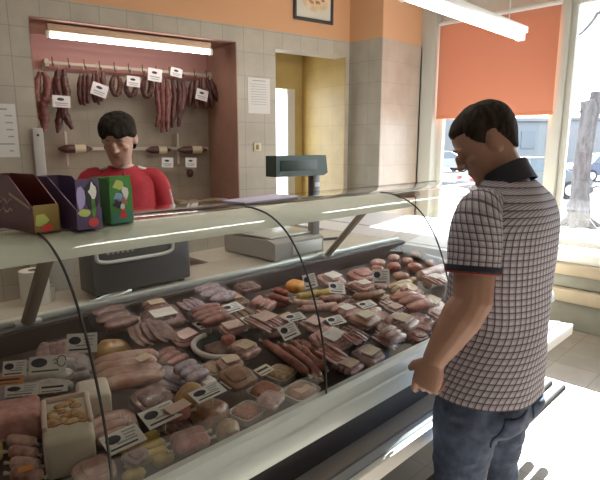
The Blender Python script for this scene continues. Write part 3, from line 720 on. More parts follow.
# ---- right half
R_ = [
 (330, 282, .10, .08, .07, 0, 'pale', 'white', 'pale pink pack behind the clear tray'),
 (352, 290, .11, .08, .05, 10, 'maroon', 'pink', 'dark red pack right of the tilted card'),
 (345, 303, .11, .08, .05, -5, 'dark', None, 'dark pack right of the clear tray sausages'),
 (330, 350, .11, .09, .05, 5, 'rosy', 'white', 'rosy pack in front of two lying cards'),
 (330, 371, .08, .07, .05, 5, 'red', None, 'red brown pack at the front right of the glass seam'),
 (343, 366, .09, .07, .04, 15, 'rosy', 'peach', 'rosy front pack next to the red brown one by the white ledge'),
 (364, 354, .11, .085, .045, 10, 'pale', 'cream', 'pale pack with cream sticker nearest the white ledge'),
 (384, 342, .11, .085, .045, 10, 'pink', 'peach', 'pink pack with peach sticker second along the white ledge'),
 (401, 333, .11, .085, .045, 10, 'chop', 'tan', 'pack with tan sticker third along the white ledge'),
 (420, 324, .10, .085, .045, 10, 'pink', None, 'pink pack without sticker fourth along the white ledge'),
 (352, 337, .10, .08, .05, 20, 'brown', None, 'brown ring pack right of two lying cards'),
 (378, 322, .15, .11, .05, 12, 'pale', 'pink', 'pale pack with large pink sticker in the middle of the right half'),
 (360, 316, .12, .09, .045, 12, 'lilac', None, 'greyish pack under a lying card in the right half'),
 (394, 309, .13, .10, .05, 8, 'pink', 'white', 'pink pack with off white sticker behind the large pink sticker'),
 (410, 314, .13, .09, .05, -12, 'red', None, 'red brown slab in front of the yellowish sticker'),
 (430, 306, .11, .09, .05, 10, 'pink', 'cream', 'pink pack beside the sleeve of the man'),
 (432, 322, .08, .08, .04, 10, 'pale', 'pink', 'pale pack by the white ledge behind the forearm'),
 (405, 292, .13, .10, .05, -8, 'tan', 'yellow', 'pack with yellowish sticker in the right half'),
 (380, 300, .12, .08, .045, 10, 'brown', 'tan', 'brown flat pack below the upright card'),
 (430, 291, .12, .09, .05, 5, 'rosy', 'white', 'rosy pack right of the yellowish sticker'),
 (384, 287, .11, .08, .05, 10, 'maroon', None, 'dark red pack under the upright card'),
 (360, 277, .12, .09, .07, 5, 'maroon', None, 'dark red pack at the back left of the upright card'),
 (318, 352, .09, .07, .045, 10, 'maroon', None, 'dark red pack under the ends of the long smoked sausages'),
 (345, 322, .09, .07, .045, 10, 'rosy', 'white', 'rosy pack between the two lying cards and the greyish pack'),
 (366, 334, .09, .07, .045, 10, 'chop', 'cream', 'marbled pack between the brown ring pack and the large pink sticker'),
 (398, 322, .09, .07, .045, 10, 'pale', 'pink', 'pale pack in front of the off white sticker'),
 (414, 303, .09, .07, .045, 10, 'pink', 'peach', 'pink pack between the yellowish sticker and the red brown slab'),
 (366, 300, .09, .07, .045, 0, 'rosy', 'white', 'rosy pack left of the brown flat pack below the upright card'),
 (350, 352, .09, .07, .045, 0, 'red', None, 'red pack behind the front packs by the white ledge'),
 (395, 345, .08, .06, .04, 0, 'pale', None, 'small pale pack at the white ledge between peach and tan stickers'),
 (412, 335, .08, .06, .04, 0, 'red', None, 'small red pack at the white ledge right of the tan sticker'),
 (285, 322, .08, .06, .045, 0, 'maroon', 'peach', 'dark pack behind the tilted card above the long sausages'),
 (276, 330, .08, .06, .045, 0, 'rosy', 'pink', 'rosy pack left of the tilted card above the long sausages'),
 (247, 300, .10, .07, .045, 0, 'dark', None, 'dark pack in the back row left of the short sausages'),
 (190, 318, .10, .07, .045, 0, 'lilac', None, 'greyish pack between the pale yellow and the pink sticker'),
 (150, 318, .10, .07, .045, 0, 'maroon', 'tan', 'dark red pack in the back row left of the pale yellow sticker'),
 (232, 372, .07, .05, .04, 0, 'pink', 'tan', 'pink pack behind the longest lying card'),
 (185, 425, .07, .05, .04, 0, 'dark', None, 'dark pack between the red sausages and the brown ham joint'),
 (100, 445, .09, .07, .05, 0, 'pale', None, 'pale pack right of the largest white wrapped block'),
 (105, 468, .08, .07, .05, 0, 'pale', None, 'pale pack at the bottom edge of the photo left of the cheese sticks'),
]
for r_ in R_: meat_pack(*r_)
price_card(331, 334, .07, .085, .055, 22, -6, 'white price card with dark oval lying right of the glass seam', 0)
price_card(338, 324, .075, .08, .05, 24, -8, 'white price card lying behind another right of the glass seam', 0)
price_card(365, 310, .065, .09, .05, 16, -4, 'pale pink price card lying on the greyish pack', 0, colour=ST['white'])
price_card(381, 277, .11, .085, .08, 72, -42, 'white price card standing upright before the red meat pieces', 0)
for k, (a, c) in enumerate((((352, 297), (383, 292)), ((350, 285), (372, 289)))):
    sausage(a, c, .019, 'red' if k else 'brown', ('brown curved sausage lying below the upright card', 'red curved sausage left of the upright card')[k], bend=-.02, lift=.045)
P_ = [
 (371, 262, .09, .07, .05, 'pale', 'pale pink meat piece in the far back row, leftmost'), (385, 257, .09, .07, .05, 'pale', 'pale meat piece in the far back row behind the red pieces'),
 (377, 270, .08, .07, .05, 'red', 'red meat piece behind the upright card'), (394, 267, .09, .08, .05, 'red', 'red meat piece right of the upright card'),
 (404, 260, .10, .08, .05, 'pink', 'pink meat piece in the back row right of the red ones'), (418, 254, .10, .08, .06, 'tan', 'tan meat piece at the far end of the back row'),
 (431, 256, .09, .08, .05, 'pink', 'pink meat piece at the far white end wall'), (446, 262, .09, .08, .05, 'pale', 'pale meat piece along the far white end wall'),
 (400, 277, .09, .08, .05, 'chop', 'marbled meat piece below the red piece'), (415, 268, .10, .08, .055, 'red', 'red meat piece before the tan piece'),
 (455, 272, .08, .08, .05, 'pink', 'pink meat piece at the far end beside the man'), (412, 281, .08, .06, .04, 'tan', 'small tan piece behind the yellowish sticker'),
 (430, 264, .08, .06, .05, 'chop', 'marbled meat piece behind the big pale sausage'), (444, 281, .10, .08, .05, 'rosy', 'rosy meat piece next to the dark sleeve'),
]
for u, v, w_, d_, h_, kd, lb in P_:
    meat_pack(u, v, w_, d_, h_, random.uniform(-30, 30), kd, None, lb, film=False, name='meat_piece', cat='meat', pw=.85)
sausage((418, 277), (447, 268), .030, 'pale', 'thick pale pink sausage in the far right of the case', bend=.008, lift=.04)
sausage((425, 285), (452, 276), .028, 'pale', 'thick pale sausage lying before the other thick pale one', bend=.006, lift=.03)
# ---- settle the goods: nudge anything that bites into its neighbour
from mathutils.bvhtree import BVHTree
def world_tris(root, Mroot=None, skip=()):
    vs, fs = [], []
    def rec(o, M):
        if o.type == 'MESH':
            n = len(vs); vs.extend(M @ v.co for v in o.data.vertices); fs.extend([tuple(i + n for i in p.vertices) for p in o.data.polygons])
        for c in KIDS.get(o, ()): rec(c, M @ c.matrix_basis)
    rec(root, Mroot if Mroot is not None else root.matrix_basis)
    return vs, fs
KIDS = {}
for o in COL.objects:
    if o.parent: KIDS.setdefault(o.parent, []).append(o)
def bb(vs): return [min(v[i] for v in vs) for i in range(3)], [max(v[i] for v in vs) for i in range(3)]
def hits(A, B):
    return all(A[1][i] > B[0][i] and B[1][i] > A[0][i] for i in range(3))
goods = [o for o in COL.objects if not o.parent and o.get('category') in ('meat pack', 'meat', 'ham', 'ham roll', 'meat tray', 'meat loaf', 'meat roll', 'sausage', 'cheese', 'cheese stick', 'cheese roll', 'tray', 'price card')]
rank = {'tray': -1, 'meat loaf': 0, 'ham': 1, 'ham roll': 1, 'meat tray': 1, 'meat pack': 2, 'sausage': 1.5, 'meat roll': 1.5, 'cheese stick': 1.5, 'meat': 3, 'cheese': 4, 'cheese roll': 4, 'price card': 6}
goods.sort(key=lambda o: rank[o['category']])
vs_, fs_ = world_tris(case); case_t = BVHTree.FromPolygons(vs_, fs_)
placed = []; left = 0
for o in NOSETTLE:
    v_, f_ = world_tris(o); placed.append((BVHTree.FromPolygons(v_, f_), bb(v_)))
goods = [o for o in goods if o not in NOSETTLE]
for o in goods:
    loc0 = o.location.copy(); best = None
    card = o['category'] == 'price card'
    combos = [(0, 1, 0, 0)]
    for s in (1, .95):
        for dz in ((0, .010, .020, .030, .042, .055) if not card else (0, .006, .012, .018, .024)):
            for dx, dy in ((0, 0), (.012, 0), (-.012, 0), (0, .012), (0, -.012)):
                combos.append((dz, s, dx, dy))
    if not card: combos += [(dz, s, dx, dy) for s in (.9, .82) for dz in (0, .015, .03, .045, .06) for dx, dy in ((.025, 0), (-.025, 0), (0, .025), (0, -.02), (0, 0))]
    if card: combos = [c for c in combos if abs(c[2]) + abs(c[3]) < .02 and c[1] == 1]
    combos = combos[:1] + sorted(combos[1:], key=lambda c: c[0] * 1.2 + (1 - c[1]) * .18 + abs(c[2]) + abs(c[3]))
    vs, fs = world_tris(o, Matrix.Identity(4))
    Rm = o.rotation_euler.to_matrix()
    for dz, s, dx, dy in combos:
        T = loc0 + Vector((dx, dy, dz + (dy * .08 / .95)))
        W = [T + (Rm @ (v * s)) for v in vs]
        box = bb(W)
        near = [q for q in placed if hits(box, q[1])]
        t = BVHTree.FromPolygons(W, fs)
        k = sum(len(t.overlap(q[0])) for q in near) + 3 * len(t.overlap(case_t))
        if best is None or k < best[0]: best = (k, dz, s, dx, dy, T, t, box)
        if k == 0: break
    k, dz, s, dx, dy, T, t, box = best
    o.location = T; o.scale = (s, s, s); placed.append((t, box)); left += k > 0
print('SETTLED: goods', len(goods), 'still touching', left)
# ================================================================ STAFF SIDE AND WALLS
def on_wall(name, u0, v0, u1, v1, y=-.003):
    a = wl(u0, v0, y); c = wl(u1, v1, y)
    return a, c
def wall_empty(name, x, y, z):
    t = empty(name); t.matrix_world = WM @ Matrix.Translation((x, y, z)); return t
m_paper = mat('white_paper', (.74, .72, .68), .7)
# price list on the left, notice on the tiles, switch, picture
def sheet(u0, v0, u1, v1, label, rows, cat='notice'):
    a, c = wl(u0, v0), wl(u1, v1); wd, hd = c.x - a.x, a.z - c.z
    t = tag(wall_empty('wall_notice', (a.x + c.x) / 2, -.003, (a.z + c.z) / 2), label, cat)
    MB().box((-wd / 2, -.001, -hd / 2), (wd / 2, .001, hd / 2)).done('paper', m_paper, t, smooth=False)
    for k, (z, x0, x1, th) in enumerate(rows):
        MB().box((wd * x0, -.0016, hd * z - hd * th), (wd * x1, -.0009, hd * z + hd * th)).done('printed_line', mat('pale_print', (.36, .34, .33), .7), t, smooth=False)
    return t
sheet(-14, 103, 20, 157, 'white price list taped on tiles at the left edge of the photo', [(.40, -.3, .2, .014), (.28, .1, .36, .012), (.15, .1, .36, .012), (.02, .1, .36, .012), (-.11, .15, .36, .012), (-.25, -.3, .36, .012), (-.38, .15, .3, .012)])
sheet(247.5, 77, 270, 114, 'white printed notice taped on tiles left of the yellow passage', [(.42, -.3, .3, .012)] + [(.32 - .07 * k, -.38, .34, .006) for k in range(9)])
s0 = wl(257, 147)
t = tag(wall_empty('light_switch', s0.x, -.0005, s0.z), 'cream light switch on tiles under the white notice', 'switch')
MB().box((-.04, -.012, -.04), (.04, 0, .04), .005).done('plate', mat('cream_plate', (.66, .60, .38), .4), t)
MB().box((-.014, -.018, -.022), (.014, -.011, .022), .003).done('rocker', mat('brown_rocker', (.30, .22, .12), .4), t)
s1 = wl(313, 149, 0)
pa = wl(293, 18); pb = wl(332, 26); PW, PH_ = pb.x - pa.x, .42
t = tag(wall_empty('framed_picture', (pa.x + pb.x) / 2, -.004, pb.z + .005), 'black framed picture of a plate of food on the orange wall', 'picture')
b = MB(); fw = .028
for lo, hi in (((-PW / 2, 0), (PW / 2, fw)), ((-PW / 2, PH_ - fw), (PW / 2, PH_)), ((-PW / 2, fw), (-PW / 2 + fw, PH_ - fw)), ((PW / 2 - fw, fw), (PW / 2, PH_ - fw))):
    b.box((lo[0], -.02, lo[1]), (hi[0], 0, hi[1]), .004)
b.done('frame', m_dark, t)
MB().box((-PW / 2 + fw, -.008, fw), (PW / 2 - fw, -.002, PH_ - fw)).done('print', mat('picture_ground', (.68, .64, .54), .6), t, smooth=False)
MB().tube([(0.02, -.0082, PH_ * .58), (0.02, -.0102, PH_ * .58)], PW * .40, 30, flat=.85).done('pictured_plate', mat('pictured_plate', (.72, .55, .36), .6, var=.12, scale=12), t, smooth=False)
b = MB()
for k in range(18):
    a_ = random.uniform(0, 6.28); r_ = PW * .25 * math.sqrt(random.random())
    b.ell((0.02 + r_ * math.cos(a_), -.0105, PH_ * .60 + r_ * .8 * math.sin(a_)), (.022, .003, .016), 8, 5)
b.done('pictured_food', mat('pictured_food', (.36, .12, .06), .6, col2=(.60, .36, .18), scale=40), t)
# white board strip leaning at the left of the niche
q0, q1 = wl(29.5, 125, -.02), wl(40, 178, -.02)
t = tag(wall_empty('cutting_board', q0.x + .045, -.03, .96), 'narrow white board standing against the wall left of the niche', 'board')
MB().box((-.035, -.012, .02), (.035, .012, q0.z - .98), .006).done('board', mat('worn_board', (.50, .47, .43), .5), t)
MB().tube([(0, -.0125, q0.z - 1.03), (0, .0125, q0.z - 1.03)], .009, 10).done('hanging_hole', m_dark, t)
MB().box((-.14, -.10, -.96), (.14, .029, .02), .006).done('board_stand', mat('stand_grey', (.35, .34, .31), .6), t)
# ---- niche: rail with hooks and hanging sausages
NY = .50
ra, rb = wl(44, 63, NY), wl(212, 75, NY)
rz = (ra.z + rb.z) / 2
t = tag(wall_empty('hanging_rail', 0, NY, rz), 'white rail of hooks across the niche holding sausages', 'rail')
MB().box((ra.x, -.006, -.013), (rb.x, .006, .013), .003).done('rail_bar', mat('cream_bar', (.62, .55, .46), .5), t)
for k in range(12):
    x = ra.x + .06 + (rb.x - ra.x - .12) * k / 11
    MB().tube([(x, -.004, .045), (x, -.006, .0), (x, -.02, -.03), (x, -.045, -.035), (x, -.05, -.01)], .005, 6).done('hook', mat('dark_hook', (.16, .09, .07), .4), t)
for x in (ra.x + .02, rb.x - .02): MB().box((x - .015, .0, -.03), (x + .015, ND - NY, .03), .003).done('bracket', mat('cream_bar', (.62, .55, .46), .5), t)
m_smoke = meat('smoked', (.070, .020, .018), (.13, .042, .034), 40, .4)
m_smoke2 = meat('smoked_red', (.14, .036, .032), (.22, .075, .062), 40, .4)
def strand(b, pts, r):
    P = catmull(pts, 6); n = len(P)
    b.tube(P, [r * (.45 + .55 * min(1, 5 * min(i, n - 1 - i) / n)) * (1 + .10 * math.sin(i * 1.9)) for i in range(n)], 10)
def hanging(u, v, paths, r, label, m=m_smoke, tie=True, y=NY - .08):
    """paths are pixel polylines of the photograph on a plane in front of the rail"""
    c = wl(u, v, y); t = tag(wall_empty('hanging_sausage', c.x, y, c.z), label, 'sausage', None)
    r *= 1.4
    for k, path in enumerate(paths):
        b = MB(); pts = []
        for i, (pu, pv) in enumerate(path):
            q = wl(pu, pv, y); pts.append((q.x - c.x, -.018 * (k % 3) + .006 * math.sin(i * 2), q.z - c.z))
        strand(b, pts, r); b.done('strand', m, t)
    MB().tube([(0, .01, .05), (0, 0, .0)], .003, 6).done('string_loop', m_tie, t)
    return t
def ring(u, v, ru, rv):
    return [(u + ru * math.cos(R(a)), v + rv * math.sin(R(a))) for a in range(-75, 270, 24)]
hanging(43, 70, [[(40, 72), (37, 84), (37, 98), (41, 106), (43, 118), (44, 130)], [(43, 72), (47, 82), (46, 98), (43, 106), (45, 120), (43, 132)]], .023, 'long looped smoked sausage at the left end of the niche rail', m_smoke2)
hanging(59, 68, [[(57, 71), (56, 84), (57, 96), (61, 108), (59, 122), (58, 133)], [(58, 70), (58, 86), (62, 102), (66, 118), (72, 129)], [(63, 70), (64, 84), (66, 94), (63, 106), (62, 118)]], .022, 'smoked sausage with two spread tails second from the left of niche rail')
hanging(84, 71, [[(81, 74), (80, 90), (81, 105)], [(84, 74), (84, 90), (84, 106)], [(88, 74), (88, 90), (87, 104)]], .017, 'bundle of straight dark sausage sticks third from the left of niche rail')
hanging(97, 69, [[(94, 73), (94, 90), (95, 103)], [(97, 72), (98, 88), (98, 105)], [(102, 72), (102, 86), (100, 102)]], .017, 'bundle of dark sausage sticks behind a white card fourth from the left')
hanging(116, 71, [ring(116, 85, 4.2, 9.5)], .016, 'small ring sausage above the hair of the woman, left of two')
hanging(132, 74, [ring(131, 87, 4.8, 8.5)], .016, 'ring sausage behind a white card above the right of the hair')
hanging(148, 74, [ring(147, 87, 4.0, 9)], .018, 'dark ring sausage left of the long hanging strands', m_smoke)
hanging(161, 76, [[(157, 80), (158, 98), (160, 114), (156, 127)], [(161, 79), (162, 98), (163, 116), (161, 133)], [(165, 79), (167, 98), (166, 116), (166, 132)]], .020, 'long bunch of smoked strands right of the ring sausages', m_smoke2)
hanging(176, 76, [[(172, 79), (175, 96), (173, 112), (172, 128)], [(177, 79), (180, 94), (179, 108), (178, 127)], [(181, 80), (183, 94), (181, 106), (176, 118)]], .019, 'long bunch of smoked strands second from the right in niche')
hanging(203, 76, [[(193, 80), (191, 94), (189, 107)], [(197, 79), (196, 94), (196, 109)], [(202, 78), (203, 94), (204, 109)], [(207, 79), (210, 94), (212, 108)], [(209, 80), (214, 92), (220, 104)]], .022, 'fan shaped bunch of dark sausages at the right end of niche rail')
def niche_card(u, v, w, h, roll, label, y=NY - .19):
    c = wl(u, v, y); t = tag(wall_empty('price_card', c.x, y, c.z), label, 'price card')
    t.matrix_world = WM @ Matrix.Translation(c) @ Matrix.Rotation(R(90), 4, 'X') @ Matrix.Rotation(R(roll), 4, 'Z')
    MB().box((-w / 2, -h / 2, -.001), (w / 2, h / 2, .001)).done('card', m_card, t, smooth=False)
    b = MB(); b.tube([(-w * .05, h * .18, .0008), (-w * .05, h * .18, .0020)], w * .2, 18, flat=.45, up=(0, 1, 0)); b.done('printed_oval', m_ink, t, smooth=False)
    b = MB().box((-w * .36, -h * .2, .0008), (w * .36, -h * .1, .0018)).box((-w * .3, -h * .36, .0008), (w * .3, -h * .28, .0018)); b.done('printed_lines', m_ink2, t, smooth=False)
    MB().tube([(0, h * .45, -.001), (0, h * .5, -.03), (0, h * .4, -.055)], .0016, 5).done('card_hook', m_steel, t)
    return t
for a_ in ((61.5, 101.5, .13, .09, -2, 'white card hung on the sausage with spread tails'), (99.5, 90, .125, .10, -18, 'tilted white card on the dark sausage sticks'), (133.5, 81.5, .11, .085, -4, 'white card on the ring sausage above the right of the hair'),
           (155, 75, .12, .105, -6, 'white card on the rail over the dark ring sausage'), (176.5, 72.5, .105, .075, -10, 'white card on the rail over the long strands'), (202, 95, .115, .095, -12, 'white card on the fan shaped bunch at the right end')):
    niche_card(*a_)
# lower rail with horizontal salamis
qa, qb = wl(60, 149, NY + .04), wl(208, 149, NY + .04)
t = tag(wall_empty('lower_rail', 0, NY + .04, qa.z), 'lower cream rail across the niche holding short salamis', 'rail')
MB().box((qa.x, -.006, -.014), (qb.x, .006, .014), .003).done('rail_bar', mat('cream_bar', (.62, .55, .46), .5), t)
for u_ in (66, 178):
    x = wl(u_, 140, NY + .04).x
    MB().box((x - .010, .004, -.14), (x + .010, .03, .14), .003).done('upright', mat('cream_bar', (.62, .55, .46), .5), t)
for x in (qa.x + .02, qb.x - .02): MB().box((x - .012, .0, -.014), (x + .012, ND - NY - .04, .014)).done('bracket', mat('cream_bar', (.62, .55, .46), .5), t)
def salami(u0, u1, v, r, label, band=True):
    y = NY - .02; a, c = wl(u0, v, y), wl(u1, v, y); L_ = c.x - a.x
    t = tag(wall_empty('short_salami', (a.x + c.x) / 2, y, a.z), label, 'salami')
    P = [(-L_ / 2 + L_ * i / 14, 0, 0) for i in range(15)]
    MB().tube(P, [r * min(1, .25 + 3.2 * min(i, 14 - i) / 14) for i in range(15)], 12).done('casing', m_smoke, t)
    if band: MB().tube([(-L_ * .02, 0, 0), (L_ * .30, 0, 0)], r * 1.04, 14).done('paper_band', mat('cream_band', (.64, .55, .40), .5), t)
    for s in (-1, 1): MB().tube([(s * L_ * .49, 0, 0), (s * L_ * .53, 0, .005)], [.006, .010], 6).done('tied_end', m_tie, t)
    MB().tube([(0, .0, r), (0, .03, r + .025)], .003, 5).done('string_loop', m_tie, t)
salami(58, 92, 149, .035, 'short dark salami with cream band left of the woman')
salami(146, 171, 150, .034, 'short dark salami with cream band right of the woman')
salami(177, 207, 150, .034, 'short dark salami with cream band at the right end of the lower rail')
niche_card(167.5, 162.5, .105, .085, -3, 'white card below the salami right of the woman')
niche_card(191, 162.5, .105, .085, -3, 'white card below the right end salami')
y_ = NY - .03; c = wl(190, 173, y_)
t = tag(wall_empty('dark_sausage_end', c.x, y_, c.z), 'small dark lump hanging under the right end salami', 'sausage')
MB().ell((0, 0, 0), (.032, .03, .042), 12, 8).done('casing', m_smoke, t); MB().tube([(0, 0, .035), (0, .02, .14)], .003, 5).done('string', m_tie, t)
# goods on the niche ledge
for u_, v_, w_, lb in ((187, 207, .24, 'brown paper heap lying at left on the niche ledge'), (214, 203, .22, 'brown paper heap at the right corner of the niche ledge')):
    c = wl(u_, v_, .25); c.z = NZ0 + .03
    t = tag(wall_empty('paper_heap', c.x, .25, c.z), lb, 'paper')
    blob(w_, .2, .06, .7, .2, int(u_)).done('paper', mat('brown_paper', (.34, .25, .17), .7, var=.2, scale=20), t)
# ---- cartons on the case top
m_maroon = mat('maroon_card', (.13, .025, .022), .4); m_purple = mat('purple_card', (.11, .075, .16), .4); m_dpurple = mat('dark_purple_card', (.030, .015, .035), .5)
m_green = mat('green_card', (.07, .27, .06), .4); m_olivec = mat('olive_card', (.30, .21, .06), .5); m_redp = mat('red_print', (.70, .07, .06), .45)
m_lime = mat('lime_print', (.50, .58, .16), .5); m_wp = mat('white_print', (.75, .75, .72), .5); m_blk = mat('black_print', (.02, .02, .03), .5); m_lil = mat('lilac_print', (.40, .34, .60), .5); m_bluep = mat('blue_print', (.25, .40, .62), .5)
m_teal = mat('teal_print', (.06, .24, .17), .5)
CT = 1.391
def disc(cx, cz, rx, rz, n=14, j=0.0, s=0):
    return [(cx + rx * math.cos(2 * math.pi * k / n) * (1 + j * noise.noise(Vector((k * .9, s, 0)))), cz + rz * math.sin(2 * math.pi * k / n) * (1 + j * noise.noise(Vector((k * .9, s, 5))))) for k in range(n)]
def carton(name, label, p, yaw, w, d, hb, hs, hf, m_out, m_in, m_front, flat=.45):
    """open display carton: y runs from the front (0) to the back; sides slope from hb to hs, the front panel is hf tall"""
    t = tag(empty(name, p, R(yaw)), label, 'carton'); th = .0025
    prof = [(0, 0), (d, 0), (d, hb), (d * (1 - flat), hb), (0, hs)]
    for s in (-1, 1): MB().prism(prof, s * (w / 2 - th / 2) - th / 2, s * (w / 2 - th / 2) + th / 2, 'x').done('side_panel', m_out, t, smooth=False)
    MB().box((-w / 2 + th, d - th, 0), (w / 2 - th, d, hb)).done('back_panel', m_out, t, smooth=False)
    MB().box((-w / 2 + th, 0, 0), (w / 2 - th, th, hf)).done('front_panel', m_front, t, smooth=False)
    MB().box((-w / 2 + th, th, 0), (w / 2 - th, d - th, th)).done('bottom_panel', m_in, t, smooth=False)
    MB().box((-w / 2 + th, th, th), (w / 2 - th, d - th, hs * .55)).done('wrapped_sweets', m_in, t, smooth=False)
    return t
def patch(t, name, m, pts, y=0.0, th=.0012):
    return MB().prism(pts, y - th, y, 'y').done(name, m, t, smooth=False)
def side_patch(t, name, m, pts, x, th=.0012):
    return MB().prism(pts, x - th, x, 'x').done(name, m, t, smooth=False)
t = carton('chocolate_carton', 'maroon slant sided carton with olive front at the left end of the case top', (.429, 1.30, CT), 8, .066, .24, .135, .062, .068, m_maroon, m_dpurple, m_olivec, .55)
side_patch(t, 'pale_stripe', mat('pale_stripe', (.45, .28, .22), .5), [(.01, .058), (.11, .088), (.11, .094), (.01, .064)], -.033)
b = MB()
for k in range(2): b.tube([(-.0335, .10 + .012 * i, .048 + .024 * k + .006 * math.sin(i * 1.9 + k)) for i in range(11)], .0028, 5)
b.done('script_print', mat('pale_script', (.52, .38, .34), .5), t)
patch(t, 'lime_patch', m_lime, [(-.029, .020), (-.010, .014), (.006, .030), (-.006, .046), (-.025, .044)])
patch(t, 'red_patch', m_redp, disc(-.002, .012, .015, .010))
t = carton('candy_carton', 'purple carton with dark opening and white figure print in the middle of the three', (.524, 1.278, CT), 8, .068, .20, .128, .05, .126, m_purple, m_dpurple, m_purple, .35)
patch(t, 'lilac_letters', m_lil, disc(-.020, .080, .012, .028, 9, .5, 1)); patch(t, 'dark_patch', m_blk, disc(.010, .085, .020, .036, 12, .4, 8)); patch(t, 'white_patch', m_wp, disc(.012, .094, .010, .020, 10, .7, 2), -.0012); patch(t, 'lime_patch', m_lime, disc(-.013, .042, .016, .010, 10, .4, 3)); patch(t, 'leaf_print', mat('leaf_print', (.12, .30, .05), .5), disc(.012, .055, .006, .028, 10, .3, 4)); patch(t, 'red_patch', m_redp, disc(.010, .016, .014, .012))
t = carton('candy_carton', 'green carton with bright figure print at the right of the three', (.625, 1.309, CT), 4, .066, .10, .122, .10, .128, m_green, m_dpurple, m_green, .9)
patch(t, 'teal_patch', m_teal, [(-.03, .003), (.03, .003), (.03, .035), (-.03, .030)]); patch(t, 'lime_patch', m_lime, disc(-.006, .104, .014, .014, 9, .6, 5)); patch(t, 'white_patch', m_wp, disc(.012, .082, .010, .018, 9, .7, 6)); patch(t, 'blue_patch', m_bluep, disc(-.008, .072, .013, .012, 9, .5, 7)); patch(t, 'dark_patch', m_blk, disc(-.012, .055, .012, .014, 9, .6, 8)); patch(t, 'brown_patch', mat('brown_print', (.36, .16, .10), .5), disc(.008, .060, .010, .014, 9, .4, 9)); patch(t, 'white_patch', m_wp, disc(.002, .046, .006, .009, 9, .4, 3), -.0012); patch(t, 'red_patch', m_redp, [(-.010, .016), (.014, .014), (.006, .042), (-.002, .040)], -.0012)
# lavender pad lying on the glass shelf
q = at(262, 200, Z=1.391)
t = tag(empty('note_pad', (q.x, q.y, 1.391), R(8)), 'flat lavender pad lying on the glass shelf before the scale', 'pad')
MB().box((-.16, -.06, 0), (.16, .06, .008), .002).done('pages', mat('lavender_paper', (.50, .47, .58), .6), t); MB().box((-.16, .05, .0005), (.16, .062, .0095), .001).done('binding', m_lil, t)
# ---- things on the worktop
WT_ = .959
a0, a1 = at(90, 298, Z=WT_), at(189, 279, Z=WT_)
t = tag(empty('counter_scale', ((a0.x + a1.x) / 2, 2.065, WT_)), 'dark grey boxy counter scale with a pale oval frame facing the customer', 'scale'); hw = (a1.x - a0.x) / 2; SH = .235
MB().box((-hw, 0, .012), (hw, .15, SH), .012).done('housing', mat('dark_grey_housing', (.055, .052, .06), .45, var=.08, scale=6), t)
for sx in (-1, 1):
    for sy in (.03, .12): MB().tube([(sx * hw * .85, sy, 0), (sx * hw * .85, sy, .016)], .014, 10).done('foot', m_dark, t)
o0, o1 = at(97, 262, Y=2.06), at(173, 247, Y=2.06)
cx, cz, rx_, rz_ = (o0.x + o1.x) / 2 - t.location.x, (at(135, 250, Y=2.06).z) - WT_, (o1.x - o0.x) / 2, .038
ov = []
for k in range(40):
    a = 2 * math.pi * k / 40; ov.append((cx + rx_ * math.copysign(abs(math.cos(a)) ** .35, math.cos(a)), -.003, cz + rz_ * math.copysign(abs(math.sin(a)) ** .5, math.sin(a))))
MB().tube(ov + ov[:1], .0085, 8).done('oval_frame', mat('pale_oval', (.62, .60, .58), .4), t)
b = MB()
for k in range(6): b.box((cx - rx_ * .75 + k * .022, -.0022, cz - .004), (cx - rx_ * .75 + k * .022 + .013, .0, cz + .008))
b.done('printed_letters', mat('faint_letters', (.34, .33, .32), .5), t, smooth=False)
MB().box((-hw * .9, .02, SH), (hw * .9, .14, SH + .012), .005).done('weighing_plate', m_steel, t)
# pole scale
t = tag(empty('pole_scale', (2.05, 2.03, WT_)), 'grey scale with a dark green display head on a pole at the right', 'scale')
MB().prism([(0, .012), (.46, .012), (.46, .105), (.06, .125), (.0, .105)], -.22, .17, 'x').done('housing', mat('scale_grey', (.34, .34, .32), .45), t, angle=20)
MB().box((-.09, -.006, .028), (.15, .002, .095), .003).done('front_panel', mat('light_panel', (.60, .61, .62), .35), t)
MB().box((-.21, .05, .126), (.16, .44, .136), .004).done('weighing_plate', m_steel, t)
for sx in (-.17, .14):
    for sy in (.03, .42): MB().tube([(sx, sy, 0), (sx, sy, .014)], .013, 10).done('foot', m_dark, t)
c_t, h0, h1 = at(314, 176, Y=2.08), at(270, 156, Y=2.08), at(325, 178, Y=2.08)
px = at(314, 230, Y=2.08).x - t.location.x
MB().box((px - .028, .03, .10), (px + .028, .075, c_t.z - WT_ + .02), .004).done('pole', mat('pole_grey', (.20, .20, .20), .4), t)
MB().box((px - .020, .026, .40), (px + .020, .032, .425), .001).done('pole_sticker', m_white, t)
hz0, hz1 = at(285, 176, Y=2.08).z - WT_, at(290, 155.5, Y=2.08).z - WT_
MB().prism([(h0.x - t.location.x, hz0), (px + .03, hz0 - .004), (px + .062, hz0 + .01), (px + .045, hz1), (h0.x - t.location.x, hz1)], .0, .085, 'y').done('display_head', mat('dark_green_head', (.025, .055, .040), .4), t, smooth=False)
MB().box((h0.x - t.location.x + .03, -.003, hz0 + .03), (px - .03, .002, hz1 - .025), .001).done('display_window', mat('display_black', (.012, .028, .022), .5), t)
q = at(330, 240, Z=WT_)
t = tag(empty('marker_pen', (q.x, q.y, WT_), R(-20)), 'black marker pen lying beside the pole scale', 'pen')
MB().tube([(-.05, 0, .009), (.05, 0, .009)], .009, 10).done('barrel', m_dark, t); MB().tube([(.05, 0, .009), (.09, 0, .009)], [.0098, .0085], 10).done('cap', mat('pen_cap', (.06, .06, .08), .3), t)
q = at(49, 300, Z=WT_)
t = tag(empty('plastic_cup', (q.x, q.y, WT_)), 'small white cup on the worktop behind the left strut', 'cup')
